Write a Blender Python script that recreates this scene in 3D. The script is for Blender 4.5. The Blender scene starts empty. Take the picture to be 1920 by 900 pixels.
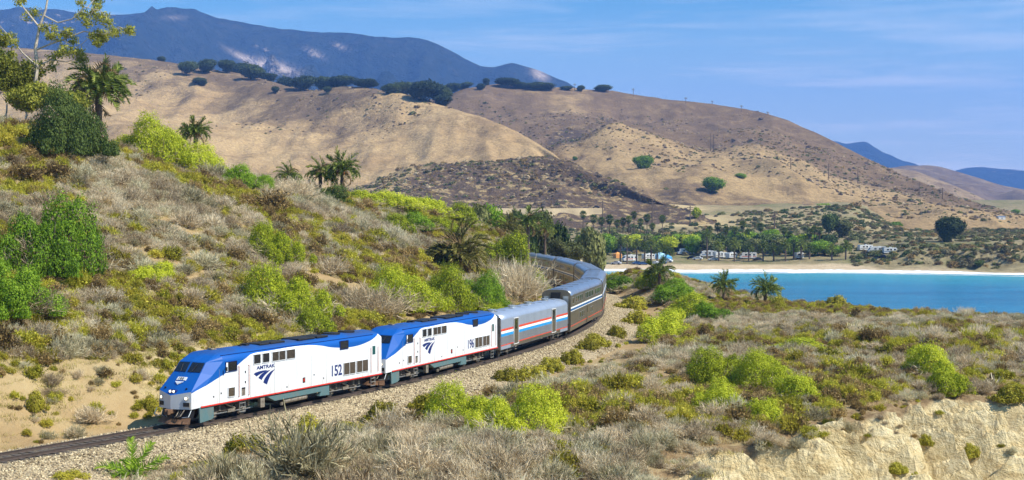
import bpy, bmesh, math, random
import numpy as np
from mathutils import Matrix, Vector

# ------------------------------------------------------------------ camera, sky, sun, exposure
SC = bpy.context.scene
COL = SC.collection
F_PX, YH, CAM_Z = 2535.0, 407.4, 22.8          # focal length and horizon row of the 1920 x 900 photograph
cam_data = bpy.data.cameras.new('camera')
cam_data.sensor_width = 36.0
cam_data.lens = 36.0 * F_PX / 1920.0
cam_data.clip_start = 0.5
cam_data.clip_end = 60000.0
cam = bpy.data.objects.new('camera', cam_data)
COL.objects.link(cam)
cam.location = (0, 0, CAM_Z)
cam.rotation_euler = (math.pi / 2 - math.atan((450 - YH) / F_PX), 0, 0)
SC.camera = cam

SUN_EL = math.radians(47)
SUN_AZ = math.radians(112)                       # clockwise from +Y (straight ahead)
world = bpy.data.worlds.new('World')
SC.world = world
world.use_nodes = True
wn, wl = world.node_tree.nodes, world.node_tree.links
wn.clear()
w_out = wn.new('ShaderNodeOutputWorld')
w_bg = wn.new('ShaderNodeBackground')
w_bg.inputs['Strength'].default_value = 0.10
sky = wn.new('ShaderNodeTexSky')
sky.sky_type = 'NISHITA'
sky.sun_disc = False
sky.sun_elevation = SUN_EL
sky.sun_rotation = SUN_AZ
sky.altitude = 0
sky.air_density = 1.0
sky.dust_density = 1.0
sky.ozone_density = 4.0
# thin cirrus streaks in the sky
tc = wn.new('ShaderNodeTexCoord')
mp = wn.new('ShaderNodeMapping')
mp.inputs['Scale'].default_value = (2.2, 2.2, 30.0)
mp.inputs['Location'].default_value = (0.7, 0.3, 1.9)
mp.inputs['Rotation'].default_value = (0, math.radians(3.0), 0)
nz = wn.new('ShaderNodeTexNoise')
nz.inputs['Scale'].default_value = 2.3
nz.inputs['Detail'].default_value = 7
nz.inputs['Roughness'].default_value = 0.62
nz.inputs['Distortion'].default_value = 0.35
cr = wn.new('ShaderNodeMapRange')
cr.inputs['From Min'].default_value = 0.47
cr.inputs['From Max'].default_value = 0.80
cr.inputs['To Max'].default_value = 0.85
tint = wn.new('ShaderNodeMix'); tint.data_type = 'RGBA'; tint.blend_type = 'MULTIPLY'
tint.inputs['Factor'].default_value = 1.0
tint.inputs['B'].default_value = (0.31, 0.89, 1.09, 1)
mixc = wn.new('ShaderNodeMix'); mixc.data_type = 'RGBA'
mixc.inputs['B'].default_value = (7.6, 7.9, 8.3, 1)
wl.new(tc.outputs['Generated'], mp.inputs['Vector'])
wl.new(mp.outputs['Vector'], nz.inputs['Vector'])
wl.new(nz.outputs['Fac'], cr.inputs['Value'])
wl.new(sky.outputs['Color'], tint.inputs['A'])
wl.new(tint.outputs['Result'], mixc.inputs['A'])
sepz = wn.new('ShaderNodeSeparateXYZ'); hz = wn.new('ShaderNodeMapRange')     # streaks crowd together towards the horizon
hz.inputs['From Min'].default_value = 0.02; hz.inputs['From Max'].default_value = 0.20; hz.inputs['To Min'].default_value = 1.0; hb0 = wn.new('ShaderNodeMapRange'); hb0.inputs['From Min'].default_value = 0.0; hb0.inputs['From Max'].default_value = 0.17; hb0.inputs['To Min'].default_value = 0.95; hb0.inputs['To Max'].default_value = 0.0; hz.inputs['To Max'].default_value = 0.35
wl.new(tc.outputs['Generated'], sepz.inputs[0]); wl.new(sepz.outputs['Z'], hz.inputs['Value'])
cm = wn.new('ShaderNodeMath'); cm.operation = 'MULTIPLY'
wl.new(cr.outputs['Result'], cm.inputs[0]); wl.new(hz.outputs['Result'], cm.inputs[1])
wl.new(sepz.outputs['Z'], hb0.inputs['Value'])
ca = wn.new('ShaderNodeMath'); ca.operation = 'ADD'; ca.use_clamp = True
wl.new(cm.outputs[0], ca.inputs[0]); wl.new(hb0.outputs['Result'], ca.inputs[1]); wl.new(ca.outputs[0], mixc.inputs['Factor'])
wl.new(mixc.outputs['Result'], w_bg.inputs['Color'])
wl.new(w_bg.outputs['Background'], w_out.inputs['Surface'])

sun_data = bpy.data.lights.new('sun', 'SUN')
sun_data.energy = 5.0
sun_data.angle = math.radians(0.53)
sun_data.color = (1.0, 0.93, 0.81)
sun = bpy.data.objects.new('sun', sun_data)
COL.objects.link(sun)
sun_dir = Vector((math.sin(SUN_AZ) * math.cos(SUN_EL), math.cos(SUN_AZ) * math.cos(SUN_EL), math.sin(SUN_EL)))
sun.rotation_euler = sun_dir.to_track_quat('Z', 'Y').to_euler()

SC.view_settings.view_transform = 'Standard'
SC.view_settings.look = 'None'
SC.view_settings.exposure = 0.63
SC.view_settings.gamma = 1.0
SC.view_settings.use_curve_mapping = False
SC.render.engine = 'CYCLES'
SC.cycles.max_bounces = 5
SC.cycles.diffuse_bounces = 2
SC.cycles.glossy_bounces = 2
SC.cycles.transmission_bounces = 3
SC.cycles.transparent_max_bounces = 8
SC.cycles.volume_bounces = 0
SC.cycles.use_denoising = True

# ------------------------------------------------------------------ helpers
RNG = np.random.default_rng(7)
random.seed(7)

def P(px, py, Y):
    """photo pixel and a distance ahead -> point of the place"""
    return ((px - 960) * Y / F_PX, Y, CAM_Z - (py - YH) * Y / F_PX)

def PZ(px, py, z):
    Y = F_PX * (CAM_Z - z) / (py - YH)
    return ((px - 960) * Y / F_PX, Y, z)

def PXY(X, Y, Z):
    return 960 + F_PX * X / Y, YH + F_PX * (CAM_Z - Z) / Y

def tag(o, label=None, cat=None, group=None, kind=None):
    if label: o['label'] = label
    if cat: o['category'] = cat
    if group: o['group'] = group
    if kind: o['kind'] = kind
    return o

def empty(name, loc=(0, 0, 0), rz=0.0, scale=None):
    o = bpy.data.objects.new(name, None)
    o.empty_display_size = 0.3
    COL.objects.link(o)
    o.location = loc
    o.rotation_euler = (0, 0, rz)
    if scale is not None: o.scale = (scale, scale, scale) if np.isscalar(scale) else scale
    return o

def link(name, mesh, parent=None, mats=None):
    o = bpy.data.objects.new(name, mesh)
    COL.objects.link(o)
    if parent is not None: o.parent = parent
    if mats:
        for m in (mats if isinstance(mats, (list, tuple)) else [mats]): mesh.materials.append(m)
    return o

def np_mesh(name, V, Fq=None, Ft=None, mat_idx=None, smooth=False):
    me = bpy.data.meshes.new(name)
    V = np.asarray(V, np.float32)
    nq = 0 if Fq is None else len(Fq); nt = 0 if Ft is None else len(Ft)
    me.vertices.add(len(V)); me.vertices.foreach_set('co', V.ravel())
    loops = []
    if nq: loops.append(np.asarray(Fq, np.int32).ravel())
    if nt: loops.append(np.asarray(Ft, np.int32).ravel())
    loops = np.concatenate(loops)
    me.loops.add(len(loops)); me.loops.foreach_set('vertex_index', loops)
    me.polygons.add(nq + nt)
    st = np.concatenate([np.arange(nq) * 4, nq * 4 + np.arange(nt) * 3]).astype(np.int32)
    me.polygons.foreach_set('loop_start', st)
    if mat_idx is not None: me.polygons.foreach_set('material_index', np.asarray(mat_idx, np.int32))
    me.polygons.foreach_set('use_smooth', np.full(nq + nt, smooth, bool))
    me.update(calc_edges=True)
    me.validate()
    return me

def add_attr(me, name, vals):
    a = me.attributes.new(name, 'FLOAT', 'POINT')
    a.data.foreach_set('value', np.asarray(vals, np.float32).ravel())

class MB:
    """collects shapes into one mesh"""
    def __init__(s): s.v = []; s.f = []
    def poly(s, pts):
        b = len(s.v); s.v += [tuple(p) for p in pts]; s.f.append(tuple(range(b, b + len(pts)))); return s
    def mesh(s, vs, fs):
        b = len(s.v); s.v += [tuple(p) for p in vs]; s.f += [tuple(i + b for i in f) for f in fs]; return s
    def box(s, c, d, rot=None):
        x, y, z = [k / 2 for k in d]
        vs = [(-x, -y, -z), (x, -y, -z), (x, y, -z), (-x, y, -z), (-x, -y, z), (x, -y, z), (x, y, z), (-x, y, z)]
        if rot is not None: vs = [rot @ Vector(v) for v in vs]
        vs = [(v[0] + c[0], v[1] + c[1], v[2] + c[2]) for v in vs]
        return s.mesh(vs, [(0, 3, 2, 1), (4, 5, 6, 7), (0, 1, 5, 4), (1, 2, 6, 5), (2, 3, 7, 6), (3, 0, 4, 7)])
    def bar(s, a, b, r, n=6, r2=None):
        a, b = Vector(a), Vector(b); d = (b - a)
        if d.length < 1e-6: return s
        q = d.to_track_quat('Z', 'Y'); r2 = r if r2 is None else r2
        vs = []
        for k, (p, rr) in enumerate(((a, r), (b, r2))):
            for i in range(n):
                t = 2 * math.pi * i / n
                vs.append(p + q @ Vector((rr * math.cos(t), rr * math.sin(t), 0)))
        fs = [(i, (i + 1) % n, n + (i + 1) % n, n + i) for i in range(n)]
        fs += [tuple(range(n - 1, -1, -1)), tuple(range(n, 2 * n))]
        return s.mesh(vs, fs)
    def disc(s, c, r, axis, t, n=16, inner=0):
        c = Vector(c); ax = Vector(axis).normalized()
        return s.bar(c - ax * t / 2, c + ax * t / 2, r, n)
    def prism_x(s, yz, x0, x1):
        """outline in (y, z) pushed from x0 to x1"""
        n = len(yz)
        vs = [(x0, y, z) for y, z in yz] + [(x1, y, z) for y, z in yz]
        fs = [tuple(range(n - 1, -1, -1)), tuple(range(n, 2 * n))] + [(i, (i + 1) % n, n + (i + 1) % n, n + i) for i in range(n)]
        return s.mesh(vs, fs)
    def build(s, name, mat, parent=None, smooth=False, bevel=0):
        me = bpy.data.meshes.new(name)
        me.from_pydata([tuple(v) for v in s.v], [], s.f)
        bm = bmesh.new(); bm.from_mesh(me)
        bmesh.ops.recalc_face_normals(bm, faces=bm.faces)
        if bevel: bmesh.ops.bevel(bm, geom=list(bm.edges), offset=bevel, segments=1, affect='EDGES', clamp_overlap=True)
        bm.to_mesh(me); bm.free()
        if smooth: me.polygons.foreach_set('use_smooth', np.ones(len(me.polygons), bool))
        me.update()
        return link(name, me, parent, mat)

def copy_tree(o, parent=None):
    c = o.copy(); COL.objects.link(c); c.parent = parent
    for ch in list(o.children): copy_tree(ch, c)
    return c

# value noise -------------------------------------------------------------
def _hash(ix, iy, seed):
    h = (ix.astype(np.int64) * 374761393 + iy.astype(np.int64) * 668265263 + seed * 1442695041) & 0xffffffff
    h = ((h ^ (h >> 13)) * 1274126177) & 0xffffffff
    return ((h ^ (h >> 16)) & 0xffff) / 65535.0
def vnoise(x, y, seed=0):
    x = np.asarray(x, float); y = np.asarray(y, float)
    ix = np.floor(x); iy = np.floor(y); fx = x - ix; fy = y - iy
    ux = fx * fx * fx * (fx * (fx * 6 - 15) + 10); uy = fy * fy * fy * (fy * (fy * 6 - 15) + 10)
    a = _hash(ix, iy, seed); b = _hash(ix + 1, iy, seed); c = _hash(ix, iy + 1, seed); d = _hash(ix + 1, iy + 1, seed)
    return (a + (b - a) * ux) * (1 - uy) + (c + (d - c) * ux) * uy
def fbm(x, y, oct=4, seed=0, gain=0.5):
    s = 0; a = 1; t = 0
    for i in range(oct):
        s = s + a * vnoise(x * 2 ** i + 17.3 * i, y * 2 ** i - 9.1 * i, seed + i); t += a; a *= gain
    return s / t
def ridged(x, y, oct=4, seed=0):
    s = 0; a = 1; t = 0
    for i in range(oct):
        s = s + a * (1 - np.abs(2 * vnoise(x * 2 ** i + 5.7 * i, y * 2 ** i + 3.3 * i, seed + i) - 1)); t += a; a *= 0.5
    return s / t
def sstep(a, b, x):
    t = np.clip((x - a) / (b - a), 0, 1); return t * t * (3 - 2 * t)

# materials ---------------------------------------------------------------
class NT:
    def __init__(s, name):
        s.m = bpy.data.materials.new(name); s.m.use_nodes = True
        s.t = s.m.node_tree; s.n = s.t.nodes; s.l = s.t.links
        s.bsdf = s.n['Principled BSDF']; s.out = s.n['Material Output']
        s.bsdf.inputs['Roughness'].default_value = 0.8
        s.bsdf.inputs['Specular IOR Level'].default_value = 0.3
    def new(s, t, **kw):
        n = s.n.new(t)
        for k, v in kw.items(): setattr(n, k, v)
        return n
    def coord(s, kind='Object'):
        if kind == 'Position': return s.new('ShaderNodeNewGeometry').outputs['Position']
        return s.new('ShaderNodeTexCoord').outputs[kind]
    def noise(s, scale, detail=4, rough=0.55, vec=None, dist=0.0):
        n = s.new('ShaderNodeTexNoise'); n.inputs['Scale'].default_value = scale
        n.inputs['Detail'].default_value = detail; n.inputs['Roughness'].default_value = rough
        n.inputs['Distortion'].default_value = dist
        if vec is not None: s.l.new(vec, n.inputs['Vector'])
        return n.outputs['Fac']
    def scalevec(s, vec, sc):
        n = s.new('ShaderNodeVectorMath', operation='MULTIPLY'); s.l.new(vec, n.inputs[0]); n.inputs[1].default_value = sc
        return n.outputs[0]
    def ramp(s, fac, stops):
        n = s.new('ShaderNodeValToRGB'); s.l.new(fac, n.inputs['Fac'])
        e = n.color_ramp.elements
        while len(e) < len(stops): e.new(0.5)
        for k, (p, c) in enumerate(stops):
            e[k].position = p; e[k].color = (*c, 1) if len(c) == 3 else c
        return n.outputs['Color']
    def rng(s, fac, a, b, c=0.0, d=1.0):
        n = s.new('ShaderNodeMapRange'); s.l.new(fac, n.inputs['Value'])
        for k, v in zip(('From Min', 'From Max', 'To Min', 'To Max'), (a, b, c, d)): n.inputs[k].default_value = v
        return n.outputs['Result']
    def mix(s, fac, a, b, blend='MIX'):
        n = s.new('ShaderNodeMix', data_type='RGBA', blend_type=blend)
        for sock, v in (('Factor', fac), ('A', a), ('B', b)):
            i = n.inputs[sock]
            if isinstance(v, (int, float)): i.default_value = v
            elif isinstance(v, tuple): i.default_value = (*v, 1) if len(v) == 3 else v
            else: s.l.new(v, i)
        return n.outputs['Result']
    def math(s, op, a, b=None):
        n = s.new('ShaderNodeMath', operation=op)
        for i, v in enumerate((a, b)):
            if v is None: continue
            if isinstance(v, (int, float)): n.inputs[i].default_value = v
            else: s.l.new(v, n.inputs[i])
        return n.outputs[0]
    def attr(s, name):
        n = s.new('ShaderNodeAttribute'); n.attribute_name = name; return n.outputs['Fac']
    def sep(s, vec):
        n = s.new('ShaderNodeSeparateXYZ'); s.l.new(vec, n.inputs[0]); return n.outputs
    def rand(s): return s.new('ShaderNodeObjectInfo').outputs['Random']
    def color(s, c):
        i = s.bsdf.inputs['Base Color']
        if isinstance(c, tuple): i.default_value = (*c, 1)
        else: s.l.new(c, i)
    def bump(s, h, strength=0.5, dist=0.1):
        b = s.new('ShaderNodeBump'); b.inputs['Strength'].default_value = strength; b.inputs['Distance'].default_value = dist
        s.l.new(h, b.inputs['Height']); s.l.new(b.outputs[0], s.bsdf.inputs['Normal'])
    def set(s, **kw):
        for k, v in kw.items(): s.bsdf.inputs[k.replace('_', ' ')].default_value = v
        return s

def plain(name, c, rough=0.7, metal=0.0, var=0.25, scale=2.0, spec=0.3):
    t = NT(name); v = t.coord()
    f = t.noise(scale, 5, 0.6, v)
    d = tuple(k * (1 - var) for k in c); u = tuple(min(1, k * (1 + var * 0.6)) for k in c)
    t.color(t.ramp(f, [(0.3, d), (0.7, u)]))
    t.set(Roughness=rough, Metallic=metal)
    t.bsdf.inputs['Specular IOR Level'].default_value = spec
    return t.m

def foliage(name, dark, mid, light, trans=0.25, vscale=0.35):
    """leaf colour varies from plant to plant and from leaf to leaf"""
    t = NT(name)
    g = t.new('ShaderNodeNewGeometry')
    ri = g.outputs['Random Per Island']
    n = t.noise(vscale, 3, 0.6, g.outputs['Position'])
    f = t.math('ADD', t.math('MULTIPLY', ri, 0.62), t.math('MULTIPLY', n, 0.55))
    f = t.math('ADD', f, t.math('MULTIPLY', t.math('SUBTRACT', t.rand(), 0.5), 0.5))
    c = t.ramp(f, [(0.16, dark), (0.55, mid), (0.95, light)])
    t.color(c); t.set(Roughness=0.65); t.bsdf.inputs['Specular IOR Level'].default_value = 0.18
    tr = t.new('ShaderNodeBsdfTranslucent'); t.l.new(c, tr.inputs['Color'])
    mx = t.new('ShaderNodeMixShader'); mx.inputs['Fac'].default_value = trans
    t.l.new(t.bsdf.outputs[0], mx.inputs[1]); t.l.new(tr.outputs[0], mx.inputs[2]); t.l.new(mx.outputs[0], t.out.inputs['Surface'])
    return t.m

# ------------------------------------------------------------------ the line of the track
KAP = [0.00442, 0.00491, 0.0036, 0.00523, 0.0039, 0.00366, 0.00277, 0.00266, 0.00266]
_sg = np.arange(-60, 361, 0.5)
_kp = np.interp(_sg, np.linspace(-20, 220, 9), KAP)
_th = -np.concatenate([[0], np.cumsum((_kp[1:] + _kp[:-1]) / 2 * 0.5)])
_th = _th - np.interp(0, _sg, _th) + 0.54722
_tm = np.concatenate([[_th[0]], (_th[1:] + _th[:-1]) / 2])
_tx = np.cumsum(np.sin(_tm)) * 0.5; _ty = np.cumsum(np.cos(_tm)) * 0.5
_tx += -21.02389 - np.interp(0, _sg, _tx); _ty += 82.56682 - np.interp(0, _sg, _ty)
def rail_z(s): return CAM_Z - 12.78151 + 0.00262 * np.asarray(s)
def trk(s, d=0.0):
    """point at s along the track, d metres to the right of it, heading clockwise from +Y"""
    th = np.interp(s, _sg, _th)
    return np.interp(s, _sg, _tx) + d * np.cos(th), np.interp(s, _sg, _ty) - d * np.sin(th), th
def near_track(X, Y):
    """arc length and signed distance (right positive) of the nearest track point"""
    X = np.asarray(X, float).ravel(); Y = np.asarray(Y, float).ravel()
    s = np.zeros_like(X); d = np.full_like(X, 1e9)
    step = 4; tx, ty, th, sg = _tx[::step], _ty[::step], _th[::step], _sg[::step]
    for i in range(0, len(X), 40000):
        dx = X[i:i + 40000, None] - tx[None]; dy = Y[i:i + 40000, None] - ty[None]
        k = np.argmin(dx * dx + dy * dy, axis=1); r = np.arange(len(k))
        al = dx[r, k] * np.sin(th[k]) + dy[r, k] * np.cos(th[k])
        s[i:i + 40000] = sg[k] + al; d[i:i + 40000] = dx[r, k] * np.cos(th[k]) - dy[r, k] * np.sin(th[k])
    return s, d
# ------------------------------------------------------------------ materials of the ground
def soil_material():
    t = NT('headland_soil'); v = t.coord('Position')
    n1 = t.noise(0.22, 6, 0.62, v); n2 = t.noise(2.6, 5, 0.65, v); n3 = t.noise(11.0, 3, 0.6, v)
    soil = t.ramp(n1, [(0.30, (0.26, 0.165, 0.075)), (0.5, (0.37, 0.25, 0.12)), (0.72, (0.47, 0.34, 0.175))])
    soil = t.mix(t.rng(n2, 0.35, 0.7, 0.0, 0.55), soil, (0.24, 0.165, 0.085))
    soil = t.mix(t.rng(n3, 0.55, 0.75, 0.0, 0.4), soil, (0.56, 0.45, 0.28))
    litter = t.ramp(n2, [(0.3, (0.31, 0.235, 0.115)), (0.7, (0.49, 0.39, 0.21))])
    soil = t.mix(t.attr('litter'), soil, litter)
    dirt = t.ramp(n2, [(0.25, (0.13, 0.085, 0.045)), (0.5, (0.23, 0.155, 0.08)), (0.75, (0.34, 0.25, 0.14))])
    soil = t.mix(t.attr('dirt'), soil, dirt)
    rs = t.scalevec(v, (1.0, 1.0, 2.6))
    r1 = t.noise(0.55, 7, 0.7, rs, 0.6); r2 = t.noise(3.2, 6, 0.7, rs)
    rock = t.ramp(r1, [(0.30, (0.44, 0.30, 0.13)), (0.46, (0.70, 0.55, 0.29)), (0.68, (0.80, 0.68, 0.42))])
    rock = t.mix(t.rng(r2, 0.58, 0.74, 0.0, 0.55), rock, (0.40, 0.29, 0.14))
    rock = t.mix(t.rng(r2, 0.28, 0.40, 0.55, 0.0), rock, (0.15, 0.11, 0.06))
    dip = t.new('ShaderNodeMapping'); dip.inputs['Rotation'].default_value = (0.5, 0.35, 0.9); dip.inputs['Scale'].default_value = (1.1, 0.28, 0.7); t.l.new(v, dip.inputs['Vector'])
    bed = t.noise(0.8, 6, 0.68, dip.outputs[0], 0.4)
    rock = t.mix(t.rng(bed, 0.57, 0.66, 0.0, 0.5), rock, (0.34, 0.23, 0.11))
    rock = t.mix(t.rng(bed, 0.30, 0.40, 0.6, 0.0), rock, (0.22, 0.15, 0.08))
    crack = t.rng(bed, 0.3, 0.6)
    c = t.mix(t.attr('rock'), soil, rock)
    t.color(c); t.set(Roughness=0.95); t.bsdf.inputs['Specular IOR Level'].default_value = 0.1
    h = t.math('ADD', t.math('MULTIPLY', n2, 0.5), t.math('MULTIPLY', n3, 0.25))
    h = t.math('ADD', h, t.math('MULTIPLY', t.math('SUBTRACT', t.math('ADD', r2, r1), t.math('MULTIPLY', crack, 1.6)), t.attr('rock')))
    t.bump(h, 0.9, 0.22)
    return t.m

def hill_material(name, light, mid, dark, burn, s1=0.004, speck=0.05, speck_amt=0.5):
    """dry grass with scrub and burnt ground where the 'burn' attribute says so"""
    t = NT(name); v = t.coord('Position')
    n1 = t.noise(s1, 7, 0.6, v, 0.8); n2 = t.noise(speck, 5, 0.7, v); n3 = t.noise(s1 * 5, 6, 0.65, v)
    g = t.ramp(n1, [(0.32, mid), (0.5, light), (0.70, mid)])
    g = t.mix(t.rng(n3, 0.50, 0.68, 0.0, 0.75), g, dark)
    bl = tuple(k * 1.35 for k in burn)
    b = t.ramp(n3, [(0.3, burn), (0.7, bl)])
    b = t.mix(t.rng(n2, 0.515, 0.62, 0.0, speck_amt), b, light)
    b = t.mix(t.rng(n2, 0.30, 0.42, 0.6, 0.0), b, tuple(k * 0.45 for k in burn))
    e = t.math('ADD', t.attr('burn'), t.math('MULTIPLY', t.math('SUBTRACT', n3, 0.5), 1.1))
    e = t.math('ADD', e, t.math('MULTIPLY', t.math('SUBTRACT', n2, 0.5), 0.5))
    c = t.mix(t.rng(e, 0.42, 0.62), g, b)
    ch = t.ramp(n3, [(0.3, (0.05, 0.036, 0.03)), (0.7, (0.105, 0.078, 0.06))])
    ch = t.mix(t.rng(n2, 0.53, 0.63, 0.0, 0.8), ch, light)
    ce = t.math('ADD', t.attr('char'), t.math('MULTIPLY', t.math('SUBTRACT', n3, 0.5), 0.8))
    c = t.mix(t.rng(ce, 0.45, 0.6), c, ch)
    # fine tussocks and cattle terraces
    n4 = t.noise(0.35, 4, 0.7, v); n5 = t.noise(0.02, 6, 0.7, t.scalevec(v, (1, 1, 6.0)), 0.5)
    c = t.mix(t.rng(n4, 0.42, 0.66, 0.0, 0.5), c, tuple(k * 0.55 for k in dark))
    c = t.mix(t.rng(n5, 0.52, 0.68, 0.0, 0.55), c, tuple(k * 0.8 for k in dark))
    t.color(c); t.set(Roughness=1.0); t.bsdf.inputs['Specular IOR Level'].default_value = 0.05
    t.bump(t.math('ADD', t.math('ADD', n2, t.math('MULTIPLY', n4, 0.5)), n3), 0.8, 3.0)
    return t.m

# ------------------------------------------------------------------ near headland (height field from surveyed points)
CP = []
for q in [(-500, 200, 160), (-250, 215, 157), (0, 238, 155), (130, 255, 158), (250, 300, 163), (400, 345, 172), (520, 364, 182), (640, 386, 200),
          (750, 388, 215), (850, 418, 232), (930, 455, 248), (985, 482, 262),
          (-300, 450, 112), (0, 450, 116), (200, 450, 126), (400, 450, 140), (600, 450, 156), (750, 462, 176), (870, 490, 202),
          (-250, 640, 86), (0, 640, 91), (250, 600, 104), (450, 570, 119), (650, 565, 133), (800, 565, 150), (950, 532, 190),
          (0, 770, 79), (130, 745, 84), (300, 690, 93)]:
    CP.append(P(*q))
for q in [(0, 905, 9.6), (350, 890, 9.7), (600, 838, 9.7), (700, 905, 9.9), (960, 905, 10.0), (900, 770, 9.6), (1100, 720, 9.6), (1100, 800, 9.8),
          (1200, 650, 9.9), (1240, 575, 10.3), (1330, 565, 9.9), (1450, 572, 9.9), (1600, 584, 10.0), (1750, 598, 10.1), (1920, 612, 10.0), (2200, 622, 9.8),
          (1500, 650, 9.7), (1700, 650, 10.0), (1900, 660, 10.2), (2150, 680, 10.0), (1300, 740, 9.7), (1450, 740, 9.6), (1650, 715, 9.5), (1800, 690, 9.7),
          (1200, 860, 9.9), (1240, 800, 9.9)]:
    CP.append(PZ(*q))
for q in [(1300, 900, 9.2), (1450, 800, 9.5), (1400, 900, 8.2), (1480, 850, 8.9), (1560, 830, 8.6), (1640, 765, 9.3), (1640, 830, 8.0), (1640, 900, 6.2),
          (1740, 760, 9.1), (1800, 770, 8.6), (1800, 900, 5.2), (1840, 715, 9.7), (1920, 720, 9.6), (1920, 810, 7.6), (1920, 900, 5.0), (1560, 900, 6.9),
          (2050, 700, 9.6), (2050, 800, 7.5)]:
    CP.append(PZ(*q))
CP += [(30, 66, 0.3), (22, 63, 0.8), (36, 75, -0.5), (43, 86, -0.8), (56, 98, -1), (70, 112, -1.5), (12, 54, 3.5), (4, 50, 6), (-12, 50, 7), (-30, 52, 7.5), (-50, 55, 9),
       (0, 0, 20.6), (-20, 0, 20.5), (20, 0, 19), (0, 14, 18.0), (-20, 15, 18), (20, 15, 14), (0, 32, 10), (-30, 32, 11), (28, 35, 3), (45, 50, -1.5), (60, 20, -2), (70, 70, -3), (90, 100, -3),
       (60, 232, 5), (80, 205, 5), (92, 178, 5), (100, 160, 5), (110, 140, 1), (120, 180, -2), (100, 205, -2.5), (80, 240, -2.5), (55, 268, -1.5), (40, 238, 9.3), (22, 262, 11.0), (30, 256, 10.8), (26, 285, 9.0), (38, 290, 3),
       (50, 320, -2), (20, 310, 7), (0, 335, 8), (-30, 330, 9), (-20, 300, 11), (-60, 320, 11), (-100, 320, 13), (-60, 260, 19), (-100, 250, 25), (-140, 220, 32), (-140, 330, 16),
       (-5, 275, 12), (-140, 150, 40), (-140, 80, 30), (-100, 60, 20), (-100, 20, 20), (140, 340, -3), (140, 20, -3), (140, 150, -3), (80, 330, -3), (-140, -20, 22), (40, -20, 17)]
CP = np.array(CP)
def _mq(A, B, c=5.0): return np.sqrt(((A[:, None, :] - B[None]) ** 2).sum(-1) + c * c)
_K = _mq(CP[:, :2], CP[:, :2]) - 0.6 * np.eye(len(CP))
_W = np.linalg.solve(np.block([[_K, np.ones((len(CP), 1))], [np.ones((1, len(CP))), np.zeros((1, 1))]]), np.append(CP[:, 2], 0))
def _tps(X, Y):
    out = np.empty(len(X)); Q = np.stack([X, Y], 1)
    for i in range(0, len(X), 20000): out[i:i + 20000] = _mq(Q[i:i + 20000], CP[:, :2]) @ _W[:-1] + _W[-1]
    return out

CLIFF_DIR = np.array([0.62, 0.785])                # along the cliff edge
CLIFF_OUT = np.array([0.785, -0.62])               # towards the cove
def head_height(X, Y):
    z = _tps(X, Y)
    n = fbm(X * 0.11, Y * 0.11, 5, 3) - 0.5
    z = z + n * 1.3 + (fbm(X * 0.6, Y * 0.6, 3, 9) - 0.5) * 0.35
    # gullies and ribs on the sea cliff
    a = X * CLIFF_DIR[0] + Y * CLIFF_DIR[1]; b = X * CLIFF_OUT[0] + Y * CLIFF_OUT[1]
    low = sstep(9.75, 8.2, z) * sstep(1, 8, X) * sstep(44, 52, Y) * sstep(135, 122, Y) * sstep(-1.0, 2.0, z)
    wv = fbm(a * 0.10, b * 0.10, 3, 35)
    saw = (a * 0.20 + b * 0.09 + 1.6 * wv) % 1.0                       # slabs that step back with sharp edges
    saw = np.where(saw < 0.86, saw / 0.86, (1 - saw) / 0.14)
    saw2 = (a * 0.55 - b * 0.22 + 1.2 * fbm(a * .3, b * .3, 2, 36)) % 1.0
    saw2 = np.where(saw2 < 0.8, saw2 / 0.8, (1 - saw2) / 0.2)
    z = z + low * ((saw - 0.5) * 2.5 + (saw2 - 0.5) * 0.95 + (fbm(a * 1.2, b * 0.8, 3, 31) - 0.5) * 0.6 + (wv - 0.5) * 2.0)
    s, d = near_track(X, Y)
    rz = rail_z(s)
    zb = np.where(d > 0, rz - 0.62 - 0.075 * np.clip(d - 2, 0, 8), rz - 0.75)
    wr = 1 - sstep(6.5, 15.0, d); wlft = 1 - sstep(3.6, 11.0, -d)
    w = np.where(d > 0, wr, wlft)
    return zb * w + z * (1 - w), s, d, low

def axis(lo, hi, coarse, f0, f1, fine):
    return np.concatenate([np.arange(lo, f0, coarse), np.arange(f0, f1, fine), np.arange(f1, hi + coarse, coarse)])
GX = axis(-140, 140, 0.8, 6, 48, 0.28); GY = axis(-20, 340, 0.8, 56, 118, 0.28)
_gx, _gy = np.meshgrid(GX, GY)
_gz, _gs, _gd, _low = head_height(_gx.ravel(), _gy.ravel())
GZ = _gz.reshape(_gx.shape)
def grid_faces(ny, nx):
    i = (np.arange(ny - 1)[:, None] * nx + np.arange(nx - 1)[None]).ravel()
    return np.stack([i, i + 1, i + nx + 1, i + nx], 1)
def ground(X, Y):
    X = np.atleast_1d(np.asarray(X, float)); Y = np.atleast_1d(np.asarray(Y, float))
    i = np.clip(np.searchsorted(GX, X) - 1, 0, len(GX) - 2); j = np.clip(np.searchsorted(GY, Y) - 1, 0, len(GY) - 2)
    u = (X - GX[i]) / (GX[i + 1] - GX[i]); v = (Y - GY[j]) / (GY[j + 1] - GY[j])
    return (GZ[j, i] * (1 - u) + GZ[j, i + 1] * u) * (1 - v) + (GZ[j + 1, i] * (1 - u) + GZ[j + 1, i + 1] * u) * v
def slope_at(X, Y, e=0.8):
    return np.hypot(ground(X + e, Y) - ground(X - e, Y), ground(X, Y + e) - ground(X, Y - e)) / (2 * e)

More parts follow.
